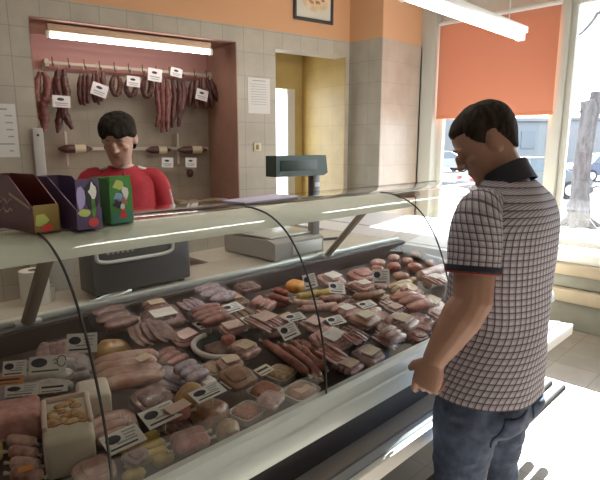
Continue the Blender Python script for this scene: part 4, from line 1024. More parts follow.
MB().lathe([(0, .001), (.022, .001), (.03, .06), (.032, .062), (.029, .06), (.021, .004), (0, .004)], 20).done('cup_body', m_white, t)
q = at(19, 292, Z=WT_)
t = tag(empty('paper_roll', (q.x, 2.2, WT_)), 'white paper roll standing on the worktop left of the strut', 'paper roll')
MB().lathe([(.02, .0), (.055, .0), (.055, .14), (.02, .14), (.02, 0)], 24).done('paper', m_paper, t); MB().lathe([(.016, .0), (.0195, .0), (.0195, .142), (.016, .142), (.016, 0)], 16).done('core', mat('cardboard_core', (.36, .26, .16), .8), t)
q = at(104, 299, Z=WT_)
t = tag(empty('serving_tongs', (q.x + .03, q.y - .0, WT_ + .003), R(15)), 'steel serving tongs lying before the dark grey scale', 'tongs')
for s in (-1, 1): MB().tube([(-.1, 0, .006), (-.04, s * .012, .006), (.04, s * .02, .006), (.10, s * .008, .006)], [.004, .004, .005, .008], 8).done('arm', m_steel, t)
MB().tube([(-.105, 0, .002), (-.105, 0, .012)], .008, 10).done('hinge', m_steel, t)
# ================================================================ PEOPLE
def sup(a, k): return math.copysign(abs(a) ** k, a)
def loft(b, rings, n=32, uvl=None, caps=(True, True)):
    """rings: (cx, cy, z, half width, half depth front, half depth back, exponent)"""
    rows = []
    for r in rings:
        cx, cy, z, a, bf, bb, k = r
        row = []
        for j in range(n):
            t = 2 * math.pi * j / n; c, s = math.cos(t), math.sin(t)
            row.append(b.bm.verts.new((cx + a * sup(c, k), cy + (bf if s > 0 else bb) * sup(s, k), z)))
        rows.append(row)
    for p, q in zip(rows, rows[1:]):
        for j in range(n): b.bm.faces.new((p[j], p[(j + 1) % n], q[(j + 1) % n], q[j]))
    if caps[0]: b.bm.faces.new(rows[0][::-1])
    if caps[1]: b.bm.faces.new(rows[-1])
    return rows
def lerp_rings(rings, m):
    out = []
    P = [Vector(r) for r in rings]
    P = [P[0] * 2 - P[1]] + P + [P[-1] * 2 - P[-2]]
    for i in range(1, len(P) - 2):
        for k in range(m):
            t = k / m
            out.append(tuple(.5 * ((2 * P[i]) + (P[i + 1] - P[i - 1]) * t + (2 * P[i - 1] - 5 * P[i] + 4 * P[i + 1] - P[i + 2]) * t * t + (3 * P[i] - P[i - 1] - 3 * P[i + 1] + P[i + 2]) * t ** 3)))
    out.append(tuple(P[-2])); return out
def remeshed(b, name, material, parent, voxel, smooth=4, disp=None):
    o = b.done(name, material, None, smooth=False)
    md = o.modifiers.new('remesh', 'REMESH'); md.mode = 'VOXEL'; md.voxel_size = voxel
    sm = o.modifiers.new('smooth', 'SMOOTH'); sm.factor = .5; sm.iterations = smooth
    dg = bpy.context.evaluated_depsgraph_get(); me = bpy.data.meshes.new_from_object(o.evaluated_get(dg))
    old = o.data; o.modifiers.clear(); o.data = me; bpy.data.meshes.remove(old)
    if disp:
        nn = [v.normal.copy() for v in me.vertices]
        for v, q in zip(me.vertices, nn): v.co += q * disp(v.co)
    for p in me.polygons: p.use_smooth = True
    if not me.materials: me.materials.append(material)
    me.name = name; o.parent = parent
    return o
HEAD = lerp_rings([(0, .050, -.119, .018, .020, .022, .8), (0, .040, -.108, .042, .046, .045, .8), (0, .020, -.085, .054, .067, .055, .8), (0, .010, -.060, .061, .077, .070, .82), (0, .0, -.030, .067, .087, .078, .85),
                   (0, -.004, .0, .072, .088, .088, .88), (0, -.006, .030, .076, .094, .094, .9), (0, -.006, .060, .076, .090, .093, .92), (0, -.007, .085, .067, .074, .080, .95), (0, -.008, .105, .046, .048, .055, 1), (0, -.008, .117, .008, .008, .010, 1)], 3)
def head_parts(b, M, female=False):
    h = MB(); loft(h, HEAD, 32)
    h.ell((0, .092, -.010), (.011, .016, .026), 12, 8); h.ell((0, .102, -.026), (.0125, .014, .010), 12, 8)
    for s in (-1, 1):
        h.ell((s * .011, .094, -.029), (.009, .010, .007), 10, 6)
        h.ell((s * .030, .080, .024), (.022, .012, .007), 12, 6)            # brow ridge
        h.ell((s * .042, .062, -.020), (.020, .020, .018), 12, 8)           # cheek
        h.ell((s * .080, -.008, -.004), (.009, .021, .034), 12, 8, M=Matrix.Translation((s * .080, -.008, -.004)) @ Matrix.Rotation(R(s * 26), 4, 'Z') @ Matrix.Rotation(R(-12), 4, 'X') @ Matrix.Translation((-s * .080, .008, .004)))
        h.ell((s * .031, .073, .003), (.016, .012, .010), 12, 8)            # lids
    h.ell((0, .083, -.054), (.024, .010, .006), 12, 6); h.ell((0, .081, -.064), (.020, .010, .007), 12, 6)
    h.ell((0, .072, -.098), (.022, .020, .016), 12, 8)
    me = bpy.data.meshes.new('tmp'); h.bm.transform(M); h.bm.to_mesh(me); h.bm.free(); b.bm.from_mesh(me); bpy.data.meshes.remove(me)
def hair_mesh(M, hairline, thick, nz_amp, seed, n=80):
    h = MB(); rings = lerp_rings([r for r in HEAD], 3)
    rows = loft(h, [r for r in rings], n)
    for v in h.bm.verts:
        p = v.co; hl = hairline(p.x, p.y); q = noise.noise(Vector((p.x * 45 + seed, p.y * 45, p.z * 18)))
        e = (p.z - hl) / .022 + q * .35; e = max(0, min(1, e)); e = e * e * (3 - 2 * e)
        d = Vector((p.x, p.y + .004, max(p.z, -.02) - .0)).normalized()
        v.co = p + d * (-.006 + (thick + .006 + q * nz_amp) * e)
    h.bm.transform(M)
    return h
def hand(b, W, d, nrm, thumb, s=1.0, curls=((30, 70, 95), (40, 85, 110), (45, 90, 115), (48, 92, 118)), tcurl=.35, spread=1.0):
    """palm, four unequal fingers that curl toward nrm, and a thumb leaving the side of the palm"""
    W = Vector(W); d = Vector(d).normalized(); nrm = Vector(nrm); nrm = (nrm - d * nrm.dot(d)).normalized()
    side = d.cross(nrm); 
    if side.dot(Vector(thumb)) < 0: side = -side
    b.tube([W - d * .03 * s, W + d * .005 * s, W + d * .035 * s, W + d * .07 * s, W + d * .092 * s], [(.026 * s, .021 * s), (.030 * s, .019 * s), (.040 * s, .018 * s), (.043 * s, .016 * s), (.036 * s, .011 * s)], 16, up=nrm)
    for k, (off, L_, r0) in enumerate(((.031, (.044, .027, .021), .0098), (.0105, (.048, .031, .023), .0100), (-.010, (.044, .029, .022), .0095), (-.0295, (.034, .022, .019), .0084))):
        p = W + d * (.088 - .006 * abs(off) / .03) * s + side * off * s * spread
        pts = [p - d * .03 * s, p]; rad = [r0 * s, r0 * s * 1.06]; ac = 0
        for L1, c in zip(L_, curls[k]):
            a = R(c); q = (d * math.cos(a) + nrm * math.sin(a) + side * off * .8 * (1 if c < 60 else .2)).normalized()
            p = p + q * L1 * s; pts.append(p); rad.append(rad[-1] * .9)
        pts.append(p + q * .004 * s); rad.append(rad[-1] * .55)
        b.tube(pts, rad, 10)
    p = W + d * .022 * s + side * .022 * s; q = (side * .75 + d * .65 + nrm * .15).normalized()
    p1 = p + q * .036 * s; q2 = (q * (1 - tcurl) + d * .5 + nrm * tcurl).normalized(); p2 = p1 + q2 * .033 * s; q3 = (q2 + nrm * tcurl).normalized(); p3 = p2 + q3 * .026 * s
    b.tube([p - q * .015 * s, p, p1, p2, p3, p3 + q3 * .004 * s], [.014 * s, .0155 * s, .0125 * s, .011 * s, .009 * s, .005 * s], 10)
def arm(b, S, E_, W, rs=(.052, .050, .047, .049, .040, .029)):
    S, E_, W = map(Vector, (S, E_, W))
    b.tube([S, S.lerp(E_, .45), E_, E_.lerp(W, .28), E_.lerp(W, .65), W + (W - E_) * .04], list(rs), 14)
def face_bits(M, root, iris=(.10, .06, .03), brow=(.07, .045, .035)):
    for s in (-1, 1):
        e = MB().ell((s * .031, .0725, -.001), (.0105, .0105, .0055), 12, 8); e.bm.transform(M); eo = e.done('eye', mat('eye_white', (.62, .58, .54), .25), root)
        e = MB().ell((s * .031, .0816, -.0028), (.0036, .0018, .0026), 10, 6); e.bm.transform(M); e.done('iris', mat('iris_dark', iris, .2), eo)
        e = MB().tube([(s * .014, .0925, .0265), (s * .03, .0915, .031), (s * .048, .077, .026)], [.002, .003, .0015], 8, flat=.7); e.bm.transform(M); e.done('eyebrow', mat('brow_hair', brow, .8), root)
    e = MB().ell((0, .0895, -.055), (.019, .0038, .0032), 12, 6).ell((0, .0875, -.0625), (.016, .0042, .004), 12, 6); e.bm.transform(M); e.done('lips', mat('lip_skin', (.34, .14, .11), .5), root)
m_skin = mat('skin_tan', (.36, .20, .145), .5, var=.06, scale=12, sss=.08)
m_skin2 = mat('skin_fair', (.50, .29, .22), .5, var=.05, scale=12, sss=.08)
m_hair = mat('dark_brown_hair', (.024, .017, .013), .85, spec=.2, var=.5, scale=90, bump=.6, stretch=(1, 1, .25))
m_hair2 = mat('dark_woman_hair', (.022, .017, .013), .9, spec=.15, var=.5, scale=70, bump=.6, stretch=(1, 1, .2))
# plaid shirt cloth, woven pattern laid along the cloth's own UV in metres
m_plaid, N, L, p = nt('plaid_cloth')
uvn = N.new('ShaderNodeUVMap'); uvn.uv_map = 'cloth'; sx = N.new('ShaderNodeSeparateXYZ'); L.new(uvn.outputs[0], sx.inputs[0])
def stripe(src, period, width, phase=0.0):
    a = N.new('ShaderNodeMath'); a.operation = 'MULTIPLY_ADD'; a.inputs[1].default_value = 1 / period; a.inputs[2].default_value = phase; L.new(src, a.inputs[0])
    f = N.new('ShaderNodeMath'); f.operation = 'FRACT'; L.new(a.outputs[0], f.inputs[0])
    g = N.new('ShaderNodeMath'); g.operation = 'LESS_THAN'; g.inputs[1].default_value = width; L.new(f.outputs[0], g.inputs[0])
    return g.outputs[0]
def mixc(fac, A, B):
    m = N.new('ShaderNodeMix'); m.data_type = 'RGBA'; L.new(fac, m.inputs['Factor'])
    if isinstance(A, tuple): m.inputs['A'].default_value = (*A, 1)
    else: L.new(A, m.inputs['A'])
    m.inputs['B'].default_value = (*B, 1); return m.outputs['Result']
def half(fac, k):
    m = N.new('ShaderNodeMath'); m.operation = 'MULTIPLY'; m.inputs[1].default_value = k; L.new(fac, m.inputs[0]); return m.outputs[0]
c_ = mixc(half(stripe(sx.outputs[0], .020, .42, .3), .5), (.52, .50, .55), (.26, .22, .28))
c_ = mixc(half(stripe(sx.outputs[1], .020, .42, .3), .5), c_, (.26, .22, .28))
c_ = mixc(half(stripe(sx.outputs[0], .020, .20), .85), c_, (.045, .035, .065)); c_ = mixc(half(stripe(sx.outputs[1], .020, .20), .8), c_, (.055, .040, .070))
L.new(c_, p.inputs['Base Color']); p.inputs['Roughness'].default_value = .85
m_navy = mat('navy_collar', (.018, .018, .032), .8); m_redtrim = mat('red_trim', (.30, .03, .03), .7)
m_denim = mat('blue_denim', (.060, .085, .145), .85, var=.25, scale=30, bump=.3)
m_shoe = mat('black_shoe', (.03, .028, .028), .5)
def cloth_loft(b, rings, n, wr=.004, fr=14, seed=0, u0=0.0):
    """loft with UVs in metres and creases"""
    uvl = b.bm.loops.layers.uv.get('cloth') or b.bm.loops.layers.uv.new('cloth')
    rows = []; uvs = []; vlen = 0; prevc = None
    for (C, A, B, a, bb, k) in rings:   # centre, axis vectors A,B, half sizes, exponent
        C = Vector(C); A = Vector(A); B = Vector(B)
        if prevc is not None: vlen += (C - prevc).length
        prevc = C; row = []; uu = []; per = 0; last = None
        for j in range(n + 1):
            t = 2 * math.pi * j / n; c, s = math.cos(t), math.sin(t)
            q = C + A * a * sup(c, k) + B * bb * sup(s, k)
            if last is not None: per += (q - last).length
            last = q
            if j < n:
                o = (q - C).normalized(); w_ = noise.noise(Vector((q.x * fr + seed, q.y * fr, q.z * fr * .55))) + .5 * noise.noise(Vector((q.x * fr * 2, q.y * fr * 2 + seed, q.z * fr * 1.4)))
                row.append(b.bm.verts.new(q + o * wr * w_))
            uu.append((per + u0, vlen))
        rows.append(row); uvs.append(uu)
    for i in range(len(rows) - 1):
        for j in range(n):
            f = b.bm.faces.new((rows[i][j], rows[i][(j + 1) % n], rows[i + 1][(j + 1) % n], rows[i + 1][j]))
            for lp, uv in zip(f.loops, (uvs[i][j], uvs[i][j + 1], uvs[i + 1][j + 1], uvs[i + 1][j])): lp[uvl].uv = uv
    return rows
def body_rings(prof, m=4):
    out = []
    for r in lerp_rings(prof, m):
        z, cx, cy, a, bb, k = r; out.append(((cx, cy, z), (1, 0, 0), (0, 1, 0), a, bb, k))
    return out
def sleeve_rings(pts, rad, m=4):
    P = catmull(pts, m); n = len(P); out = []
    rr = catmull([(r, 0, 0) for r in rad], m)
    for i, q in enumerate(P):
        t = (P[min(i + 1, n - 1)] - P[max(i - 1, 0)]).normalized()
        A = Vector((0, 1, 0)); A = (A - t * A.dot(t)).normalized(); B = t.cross(A)
        out.append((q, A, B, rr[i].x, rr[i].x, 1.0))
    return out
def shoe(parent, x, y, yaw=0):
    b = MB(); b.ell((0, .05, .035), (.045, .135, .045), 16, 10, pw=.85, f=lambda p, d: Vector((p.x, p.y, max(p.z, -.03)))); b.ell((0, -.02, .07), (.042, .06, .05), 14, 8)
    M = Matrix.Translation((x, y, 0)) @ Matrix.Rotation(R(yaw), 4, 'Z'); b.bm.transform(M); o = b.done('shoe', m_shoe, parent)
    b = MB().box((-.045, -.085, .0), (.045, .175, .016), .015); b.bm.transform(M); b.done('sole', mat('shoe_sole', (.06, .06, .06), .7), o)
    return o

# ---------------- the man at the counter (faces the case, +y)
man = tag(empty('person', (1.575, .672, 0)), 'man in a plaid short sleeved shirt and blue jeans looking down into the case', 'person')
HC = Vector((-.030, .062, 1.605))
HM = Matrix.Translation(HC) @ Matrix.Rotation(R(36), 4, 'Z') @ Matrix.Rotation(R(-33), 4, 'X')
b = MB()
head_parts(b, HM)
b.tube([(0, -.02, 1.36), (0, -.015, 1.46), (-.008, .01, 1.52), (-.022, .035, 1.58)], [.085, .064, .060, .060], 18)
loft(b, [(0, 0, .80, .150, .11, .11, .9), (0, 0, 1.0, .150, .115, .11, .9), (0, -.005, 1.2, .165, .105, .11, .9), (0, -.01, 1.36, .175, .09, .095, .9), (0, -.015, 1.44, .12, .06, .07, .9)], 28)
LS, LE, LW = (-.178, .0, 1.405), (-.228, -.022, 1.160), (-.298, .050, .978)
RS, RE, RW = (.178, .0, 1.405), (.225, -.01, 1.135), (.17, .155, .99)
arm(b, LS, LE, LW, (.058, .060, .058, .060, .048, .034)); arm(b, RS, RE, RW, (.055, .054, .051, .053, .042, .031))
hand(b, LW, (-.02, .26, -.95), (.95, .1, .1), (0, .95, .2), 1.08, ((22, 50, 72), (44, 92, 118), (48, 96, 122), (50, 98, 124)), .5)
hand(b, RW, (-.25, .85, -.25), (-.2, -.2, -.95), (-.9, .1, 0), 1.05, ((20, 45, 65), (24, 52, 72), (26, 56, 78), (28, 60, 82)))
for s in (-1, 1): b.tube([(s * .09, 0, .92), (s * .095, .012, .48), (s * .10, -.02, .09)], [.08, .05, .035], 14)
remeshed(b, 'body', m_skin, man, .0040, 5)
def hl_man(x, y):
    if y > .045: return .058 + .10 * max(0, .0)
    if y > .052: return .048
    if y > .012: return -.004 + (y - .012) * 1.3
    if y > -.004: return -.004 + (.012 - y) * 1.9
    if y > -.030: return .026
    return max(-.088, .026 + (y + .03) * 3.0)
hair_mesh(HM, hl_man, .010, .002, 3).done('hair', m_hair, man)
face_bits(HM, man)
b = MB()
cloth_loft(b, body_rings([(.818, -.014, .018, .203, .171, .88), (.84, -.013, .018, .201, .170, .88), (.92, -.008, .014, .190, .164, .88), (1.05, 0, .006, .180, .150, .88), (1.18, 0, -.002, .190, .142, .86), (1.30, 0, -.012, .200, .134, .84), (1.38, 0, -.018, .200, .124, .84), (1.435, 0, -.020, .170, .108, .88), (1.470, 0, -.016, .118, .090, .95), (1.495, -.004, -.006, .082, .076, 1)], 5), 72, .0055, 9, 2)
for s, S, E_ in ((-1, LS, LE), (1, RS, RE)):
    S = Vector(S); E_ = Vector(E_); d_ = (E_ - S)
    cloth_loft(b, sleeve_rings([S + Vector((-s * .055, -.012, .028)), S + Vector((s * .004, -.006, .0)), S + d_ * .35 + Vector((s * .006, 0, 0)), S + d_ * .66 + Vector((s * .004, .003, 0))], [.048, .067, .076, .077], 5), 36, .005, 12, 5 + s, u0=.007)
b.bm.normal_update(); b.done('shirt', m_plaid, man, angle=70)
# dark cuffs with a red line, collar, belt hem
for s, S, E_ in ((-1, LS, LE), (1, RS, RE)):
    S = Vector(S); E_ = Vector(E_); d_ = (E_ - S); c0 = S + d_ * .60 + Vector((s * .004, .003, 0)); c1 = S + d_ * .67 + Vector((s * .004, .003, 0))
    b = MB(); cloth_loft(b, sleeve_rings([c0, c0.lerp(c1, .5), c1, c1 + (c0 - c1) * .05], [.0795, .0805, .080, .070], 2), 36, .004, 12, 5 + s); b.done('cuff', m_navy, man, angle=80)
    b = MB(); cloth_loft(b, sleeve_rings([c1 + d_ * .002, c1 + d_ * .012, c1 + d_ * .022], [.078, .0795, .077], 2), 36, .004, 12, 5 + s); b.done('cuff_trim', m_redtrim, man, angle=80)
b = MB()
def cr(z, cx, cy, a, bb, tilt):
    ax = Vector((1, 0, 0)); ay = Vector((0, math.cos(R(tilt)), -math.sin(R(tilt))))
    return ((cx, cy, z), ax, ay, a, bb, 1.0)
cloth_loft(b, [cr(1.474, -.001, -.008, .094, .084, 24), cr(1.488, -.003, -.004, .084, .079, 27), cr(1.508, -.007, .002, .076, .074, 30), cr(1.524, -.010, .008, .073, .072, 32), cr(1.528, -.010, .008, .070, .069, 32), cr(1.50, -.006, -.002, .068, .066, 26)], 40, .002, 10, 3)
b.done('collar', m_navy, man, angle=80)
b = MB()
loft(b, [(0, 0, .72, .168, .125, .130, .85), (0, 0, .80, .165, .130, .128, .85), (0, 0, .90, .160, .128, .125, .85), (0, 0, .96, .162, .128, .120, .85)], 32)
for s in (-1, 1):
    g_ = .028 if s < 0 else 0.0; q_ = .022 if s < 0 else 0.0
    b.tube([(s * .080 - q_ * .3, .002 + g_ * .5, .87), (s * .090 - q_, .008 + g_, .70), (s * .094 - q_, .012 + g_, .50), (s * .098 - q_ * .5, -.006 + g_ * .5, .28), (s * .10, -.018, .06)], [(.096, .112), (.097, .106), (.074, .082), (.068, .072), (.070, .074)], 20, up=(0, 1, 0))
    b.ell((s * .075, -.060, .77), (.082, .078, .085), 16, 10)
remeshed(b, 'jeans', m_denim, man, .008, 4, lambda c: .005 * noise.noise(Vector((c.x * 16, c.y * 16, c.z * 22))) + .003 * noise.noise(c * 45))
jo = bpy.data.objects.get('jeans')
from mathutils.bvhtree import BVHTree
jt = BVHTree.FromPolygons([v.co for v in jo.data.vertices], [tuple(p.vertices) for p in jo.data.polygons])
for s in (-1, 1):
    b = MB(); rows = []
    for i in range(9):
        row = []
        for k in range(9):
            z = .785 - .13 * i / 8; x = s * .082 + (k / 8 - .5) * .115 * (1 - .12 * i / 8)
            if i == 8: z += .03 * abs(k / 8 - .5) * 2
            h_ = jt.ray_cast(Vector((x, -.5, z)), Vector((0, 1, 0)))
            row.append(b.bm.verts.new((x, (h_[0].y if h_[0] else -.10) - .003, z)))
        rows.append(row)
    for p, q in zip(rows, rows[1:]):
        for k in range(8): b.bm.faces.new((p[k], p[k + 1], q[k + 1], q[k]))
    o = b.done('back_pocket', mat('pocket_denim', (.055, .078, .14), .85, var=.2, scale=40), man); sd2 = o.modifiers.new('thickness', 'SOLIDIFY'); sd2.thickness = .004; sd2.offset = 0
for s in (-1, 1): shoe(man, s * .10, -.01, -s * 8)

# ---------------- the shop assistant (faces the customer)
wm = empty('person', (1.235, 2.55, 0), R(156)); tag(wm, 'shop assistant with dark fringe and red jacket looking down behind the case', 'person')
HC = Vector((.012, .058, 1.632)); HM = Matrix.Translation(HC) @ Matrix.Rotation(R(-16), 4, 'Z') @ Matrix.Rotation(R(-24), 4, 'X')
b = MB(); head_parts(b, HM)
b.tube([(0, -.02, 1.38), (0, -.012, 1.48), (.004, .012, 1.55), (.008, .03, 1.60)], [.07, .052, .050, .052], 18)
loft(b, [(0, 0, .82, .14, .10, .10, .9), (0, 0, 1.0, .125, .09, .09, .9), (0, 0, 1.25, .145, .10, .09, .9), (0, -.01, 1.40, .145, .07, .08, .9), (0, -.015, 1.46, .10, .05, .06, .9)], 28)
LS, LE, LW = (-.168, -.01, 1.415), (-.215, .0, 1.165), (-.105, .125, 1.07); RS, RE, RW = (.168, -.01, 1.415), (.215, .0, 1.165), (.105, .125, 1.07)
for A_ in ((LS, LE, LW), (RS, RE, RW)): arm(b, *A_, (.046, .045, .041, .041, .033, .025))
hand(b, LW, (.55, .75, -.15), (0, .1, -1), (.8, 0, 0), .92, ((18, 40, 58), (20, 45, 62), (22, 48, 66), (25, 52, 70)))
hand(b, RW, (-.55, .75, -.15), (0, .1, -1), (-.8, 0, 0), .92, ((18, 40, 58), (20, 45, 62), (22, 48, 66), (25, 52, 70)))
for s in (-1, 1): b.tube([(s * .085, 0, .94), (s * .09, .01, .5), (s * .095, -.02, .09)], [.075, .048, .034], 14)
remeshed(b, 'body', m_skin2, wm, .0042, 5)
def hl_w(x, y):
    if y > .035: return .040 + .010 * math.sin(x * 75) - abs(x) * .35
    if y > -.02: return -.030 + (y + .02) * .9
    return -.075
hair_mesh(HM, hl_w, .015, .005, 11).done('hair', m_hair2, wm)
face_bits(HM, wm)
m_redj = mat('red_jacket_cloth', (.38, .016, .030), .75, var=.08, scale=20); m_stripe = mat('white_piping', (.70, .66, .64), .6)
b = MB()
cloth_loft(b, body_rings([(.86, 0, 0, .175, .135, .9), (.95, 0, 0, .168, .130, .9), (1.10, 0, .004, .150, .126, .9), (1.25, 0, .006, .156, .130, .9), (1.36, 0, -.004, .164, .120, .9), (1.425, 0, -.012, .160, .104, .9), (1.465, 0, -.014, .112, .084, .95), (1.490, 0, -.012, .076, .064, 1), (1.496, 0, -.012, .066, .056, 1)], 4), 56, .006, 9, 8)
for s, S, E_, W_ in ((-1, LS, LE, LW), (1, RS, RE, RW)):
    S, E_, W_ = map(Vector, (S, E_, W_))
    cloth_loft(b, sleeve_rings([S + Vector((-s * .085, -.004, .012)), S + Vector((-s * .012, 0, .004)), S.lerp(E_, .5) + Vector((s * .004, 0, 0)), E_ + Vector((s * .004, -.006, -.004)), E_.lerp(W_, .5), E_.lerp(W_, .92)], [.050, .060, .060, .056, .050, .042], 5), 32, .006, 11, 3 + s)
b.bm.normal_update(); b.done('jacket', m_redj, wm, angle=70)
for s, S, E_ in ((-1, LS, LE), (1, RS, RE)):
    S, E_ = Vector(S), Vector(E_); o_ = Vector((s * .056, .034, .006)); P = [S.lerp(E_, k) + o_ + Vector((-s * .006 * (1 - k), 0, 0)) for k in (.22, .45, .7, .95)]
    MB().tube(catmull(P, 4), .0062, 6).done('sleeve_piping', m_stripe, wm)
for s in (-1, 1): MB().tube([(s * .075, .020, 1.487), (s * .11, .005, 1.476), (s * .150, -.004, 1.458)], .008, 8).done('shoulder_piping', m_stripe, wm)
MB().tube([(0, .088, 1.465), (0, .122, 1.38), (0, .140, 1.25), (0, .134, 1.08), (0, .138, .90)], .005, 6).done('zip', mat('zip_dark', (.16, .02, .03), .5), wm)
b = MB(); loft(b, [(0, -.006, 1.478, .066, .066, .056, 1), (0, -.004, 1.496, .060, .062, .052, 1), (0, -.004, 1.500, .056, .056, .048, 1)], 28); b.done('undershirt', mat('white_undershirt', (.66, .62, .58), .8), wm)
b = MB()
loft(b, [(0, 0, .80, .155, .11, .11, .9), (0, 0, .92, .158, .11, .11, .9), (0, 0, 1.0, .14, .10, .10, .9)], 28)
for s in (-1, 1): b.tube([(s * .078, 0, .90), (s * .082, .0, .70), (s * .088, .008, .48), (s * .092, -.015, .06)], [.088, .082, .060, .058], 18)
remeshed(b, 'trousers', mat('dark_trousers', (.03, .03, .04), .85), wm, .009, 3)
for s in (-1, 1): shoe(wm, s * .092, -.01, -s * 8)
# ================================================================ OUTSIDE
GZ = -.15
m_pave = mat('pale_pavement', (.52, .50, .47), .85, var=.08, scale=3)
struct(MB().box((5.06, -14, GZ - .1), (14.2, 40, GZ)).done('floor_pavement', m_pave, smooth=False))
struct(MB().box((14.2, -30, GZ - .2), (70, 70, GZ - .1)).done('floor_road', mat('pale_asphalt', (.20, .20, .21), .9, var=.06, scale=2), smooth=False))
g0 = tag(empty('grass_strip', (13.62, 3.0, GZ)), 'yellow green grass strip along the pavement behind the tree', 'grass')
MB().box((0, -10, 0), (.55, 24, .03), .01).done('turf', mat('yellow_green_grass', (.30, .36, .10), .95, var=.35, scale=25, bump=.6), g0)
# tree with a lopped crown
tb = at(578, 226, Z=GZ)
t = tag(empty('street_tree', (tb.x, tb.y, GZ)), 'grey lopped tree trunk on the pavement outside the window', 'tree')
D_ = tb.dot(Vector((math.sin(ANG), math.cos(ANG), 0)))
def tpix(u, v): 
    q = at(u, v, D=D_); return q - Vector((tb.x, tb.y, GZ))
m_bark = mat('grey_bark', (.060, .055, .058), .9, var=.3, scale=14, bump=.8, stretch=(1, 1, .3))
b = MB(); b.tube([tpix(578, 228), tpix(578, 222), tpix(580, 195), tpix(582, 165), tpix(587, 130), tpix(590, 112), tpix(588, 100)], [.33, .25, .19, .17, .17, .18, .15], 14)
b.tube([tpix(588, 128), tpix(594, 112), tpix(597, 92)], [.14, .13, .12], 12)
b.ell(tpix(574, 207), (.16, .16, .22), 12, 8); b.ell(tpix(590, 190), (.07, .07, .08), 10, 6)
for k in range(6):
    a = k * 1.05; b.tube([(0, 0, .25), (.30 * math.cos(a), .30 * math.sin(a), .06), (.5 * math.cos(a), .5 * math.sin(a), -.02)], [.12, .09, .04], 8)
b.done('trunk', m_bark, t)
b = MB()
for path in ([(586, 105), (580, 112), (566, 112)], [(592, 188), (598, 186), (602, 190)]): b.tube([tpix(*q) for q in path], [.03, .02, .01], 6)
b.done('twig', m_bark, t)
t2 = at(640, 228, Z=GZ)
t = tag(empty('street_tree', (t2.x, t2.y, GZ)), 'tree whose bare branch reaches into the upper right corner', 'tree')
def tp2(u, v):
    q = at(u, v, D=t2.dot(Vector((math.sin(ANG), math.cos(ANG), 0)))); return q - Vector((t2.x, t2.y, GZ))
MB().tube([tp2(640, 228), tp2(644, 160), tp2(642, 90), tp2(632, 20), tp2(630, -40)], [.3, .2, .17, .12, .06], 12).done('trunk', m_bark, t)
MB().tube([tp2(634, 30), tp2(610, 6), tp2(597, 14), tp2(592, 22), tp2(583, 32), tp2(568, 42)], [.07, .045, .04, .035, .03, .02], 8).done('branch', m_bark, t)
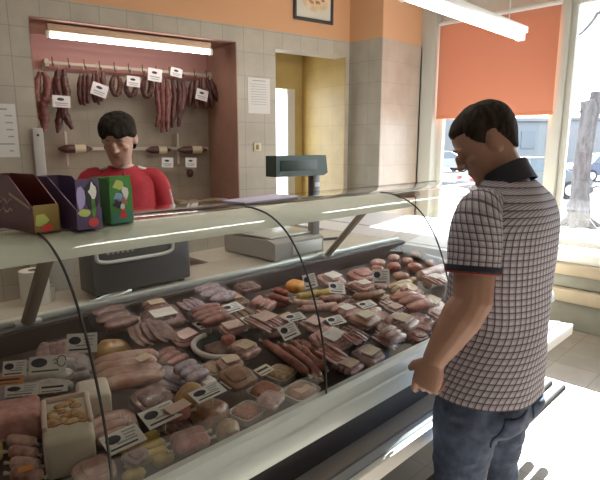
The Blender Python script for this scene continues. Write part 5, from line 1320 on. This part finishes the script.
# cars
def car(name, label, loc, yaw, paint, dark=False):
    t = tag(empty(name, loc, R(yaw)), label, 'car')
    prof = [(-2.1, .32), (-2.12, .62), (-2.0, .80), (-1.35, .90), (-.75, 1.34), (.55, 1.42), (1.25, .98), (1.95, .84), (2.12, .62), (2.1, .32)]
    body = [(-2.1, .32), (-2.12, .62), (-2.0, .82), (-1.3, .92), (1.22, .96), (1.95, .84), (2.12, .62), (2.1, .32)]
    MB().prism(body, -.85, .85, 'y').done('body', paint, t, angle=30)
    cab_ = MB(); A = [(-1.25, .93), (-.72, 1.36), (.50, 1.40), (1.18, .96)]
    lo = [cab_.bm.verts.new((x, s * (.82 if z < 1 else .62), z)) for s in (-1, 1) for x, z in A]
    cab_.bm.faces.new(lo[:4]); cab_.bm.faces.new(lo[4:][::-1])
    for i in range(4): cab_.bm.faces.new((lo[i], lo[(i + 1) % 4], lo[4 + (i + 1) % 4], lo[4 + i]))
    cab_.done('windows', mat('car_glass', (.05, .07, .09), .08), t, smooth=False)
    MB().prism([(-.74, 1.345), (-.70, 1.39), (.48, 1.44), (.54, 1.385)], -.64, .64, 'y').done('roof', paint, t)
    for s in (-1, 1):
        for x0, z0, x1, z1 in ((-1.27, .93, -.72, 1.37), (-.1, .95, -.12, 1.39), (1.20, .96, .50, 1.40)):
            MB().tube([(x0, s * .835, z0), (x1, s * .635, z1)], .035, 8).done('pillar', paint, t)
        for x in (-1.3, 1.32):
            wh = MB().tube([(x, s * .70, .31), (x, s * .87, .31)], .31, 24).done('wheel', mat('tyre_black', (.02, .02, .02), .8), t)
            MB().tube([(x, s * .865, .31), (x, s * .885, .31)], .19, 18).done('hub_cap', mat('hub_silver', (.5, .5, .52), .3, metal=.6), wh)
        MB().box((2.02, s * .62 - .16, .60), (2.13, s * .62 + .16, .72), .03).done('headlamp', mat('lamp_glass', (.7, .7, .7), .1), t)
        MB().box((-2.14, s * .62 - .16, .62), (-2.03, s * .62 + .16, .76), .03).done('tail_lamp', mat('tail_red', (.4, .03, .03), .3), t)
        MB().ell((.98, s * .93, 1.0), (.06, .10, .07), 10, 6).done('mirror', paint, t)
    for x in (-2.16, 2.06): MB().box((x, -.8, .34), (x + .1, .8, .54), .03).done('bumper', mat('bumper_grey', (.12, .12, .13), .5), t)
    return t
DC = 20.0
pc = at(572, 172, Z=GZ - .1); k_ = 17.5 / pc.length
q = at(604, 171, D=27); car('parked_car', 'dark blue car parked behind the lopped tree trunk', (q.x, q.y, GZ - .1), -38, mat('blue_car_paint', (.025, .04, .09), .25, coat=.8))
q = at(522, 175, D=18.5); car('parked_car', 'silver grey car seen through the pane below the orange blind', (q.x, q.y, GZ - .1), -42, mat('silver_car_paint', (.07, .085, .095), .3, metal=.3, coat=.8))
q = at(440, 166, D=36); car('parked_car', 'pale car parked far off beyond the left end of the window', (q.x, q.y, GZ - .1), -40, mat('pale_car_paint', (.20, .21, .21), .3, coat=.8))
# far buildings
def block(u0, u1, vtop, D, label, col):
    a, c = at(u0, 140, D=D), at(u1, 140, D=D); top = at((u0 + u1) / 2, vtop, D=D).z; wd = (c - a).length
    t = tag(empty('far_building', ((a.x + c.x) / 2, (a.y + c.y) / 2, GZ - .1), -ANG), label, 'building')
    col = tuple(c * .33 for c in col)
    MB().box((-wd / 2, 0, 0), (wd / 2, 6, top - GZ), .02).done('walls', mat('far_wall_' + label[:5], col, .9), t, smooth=False)
    MB().box((-wd / 2 - .2, -.2, top - GZ), (wd / 2 + .2, 6.2, top - GZ + .25), .02).done('roof_slab', mat('far_roof', (.14, .14, .15), .9), t, smooth=False)
    n = max(2, int(wd / 2.2))
    for i in range(n):
        x = -wd / 2 + wd * (i + .5) / n
        w_ = MB().box((x - .5, -.06, (top - GZ) * .45), (x + .5, .02, (top - GZ) * .8), .01).done('window', mat('far_glass', (.07, .09, .11), .2), t, smooth=False)
    return t
block(425, 500, 112, 60, 'grey flat roofed building far behind the blind', (.40, .42, .44))
block(515, 566, 120, 38, 'blue grey low building beyond the silver grey car', (.38, .42, .46))
block(572, 650, 119, 52, 'pale grey building far behind the lopped tree', (.46, .48, .52))
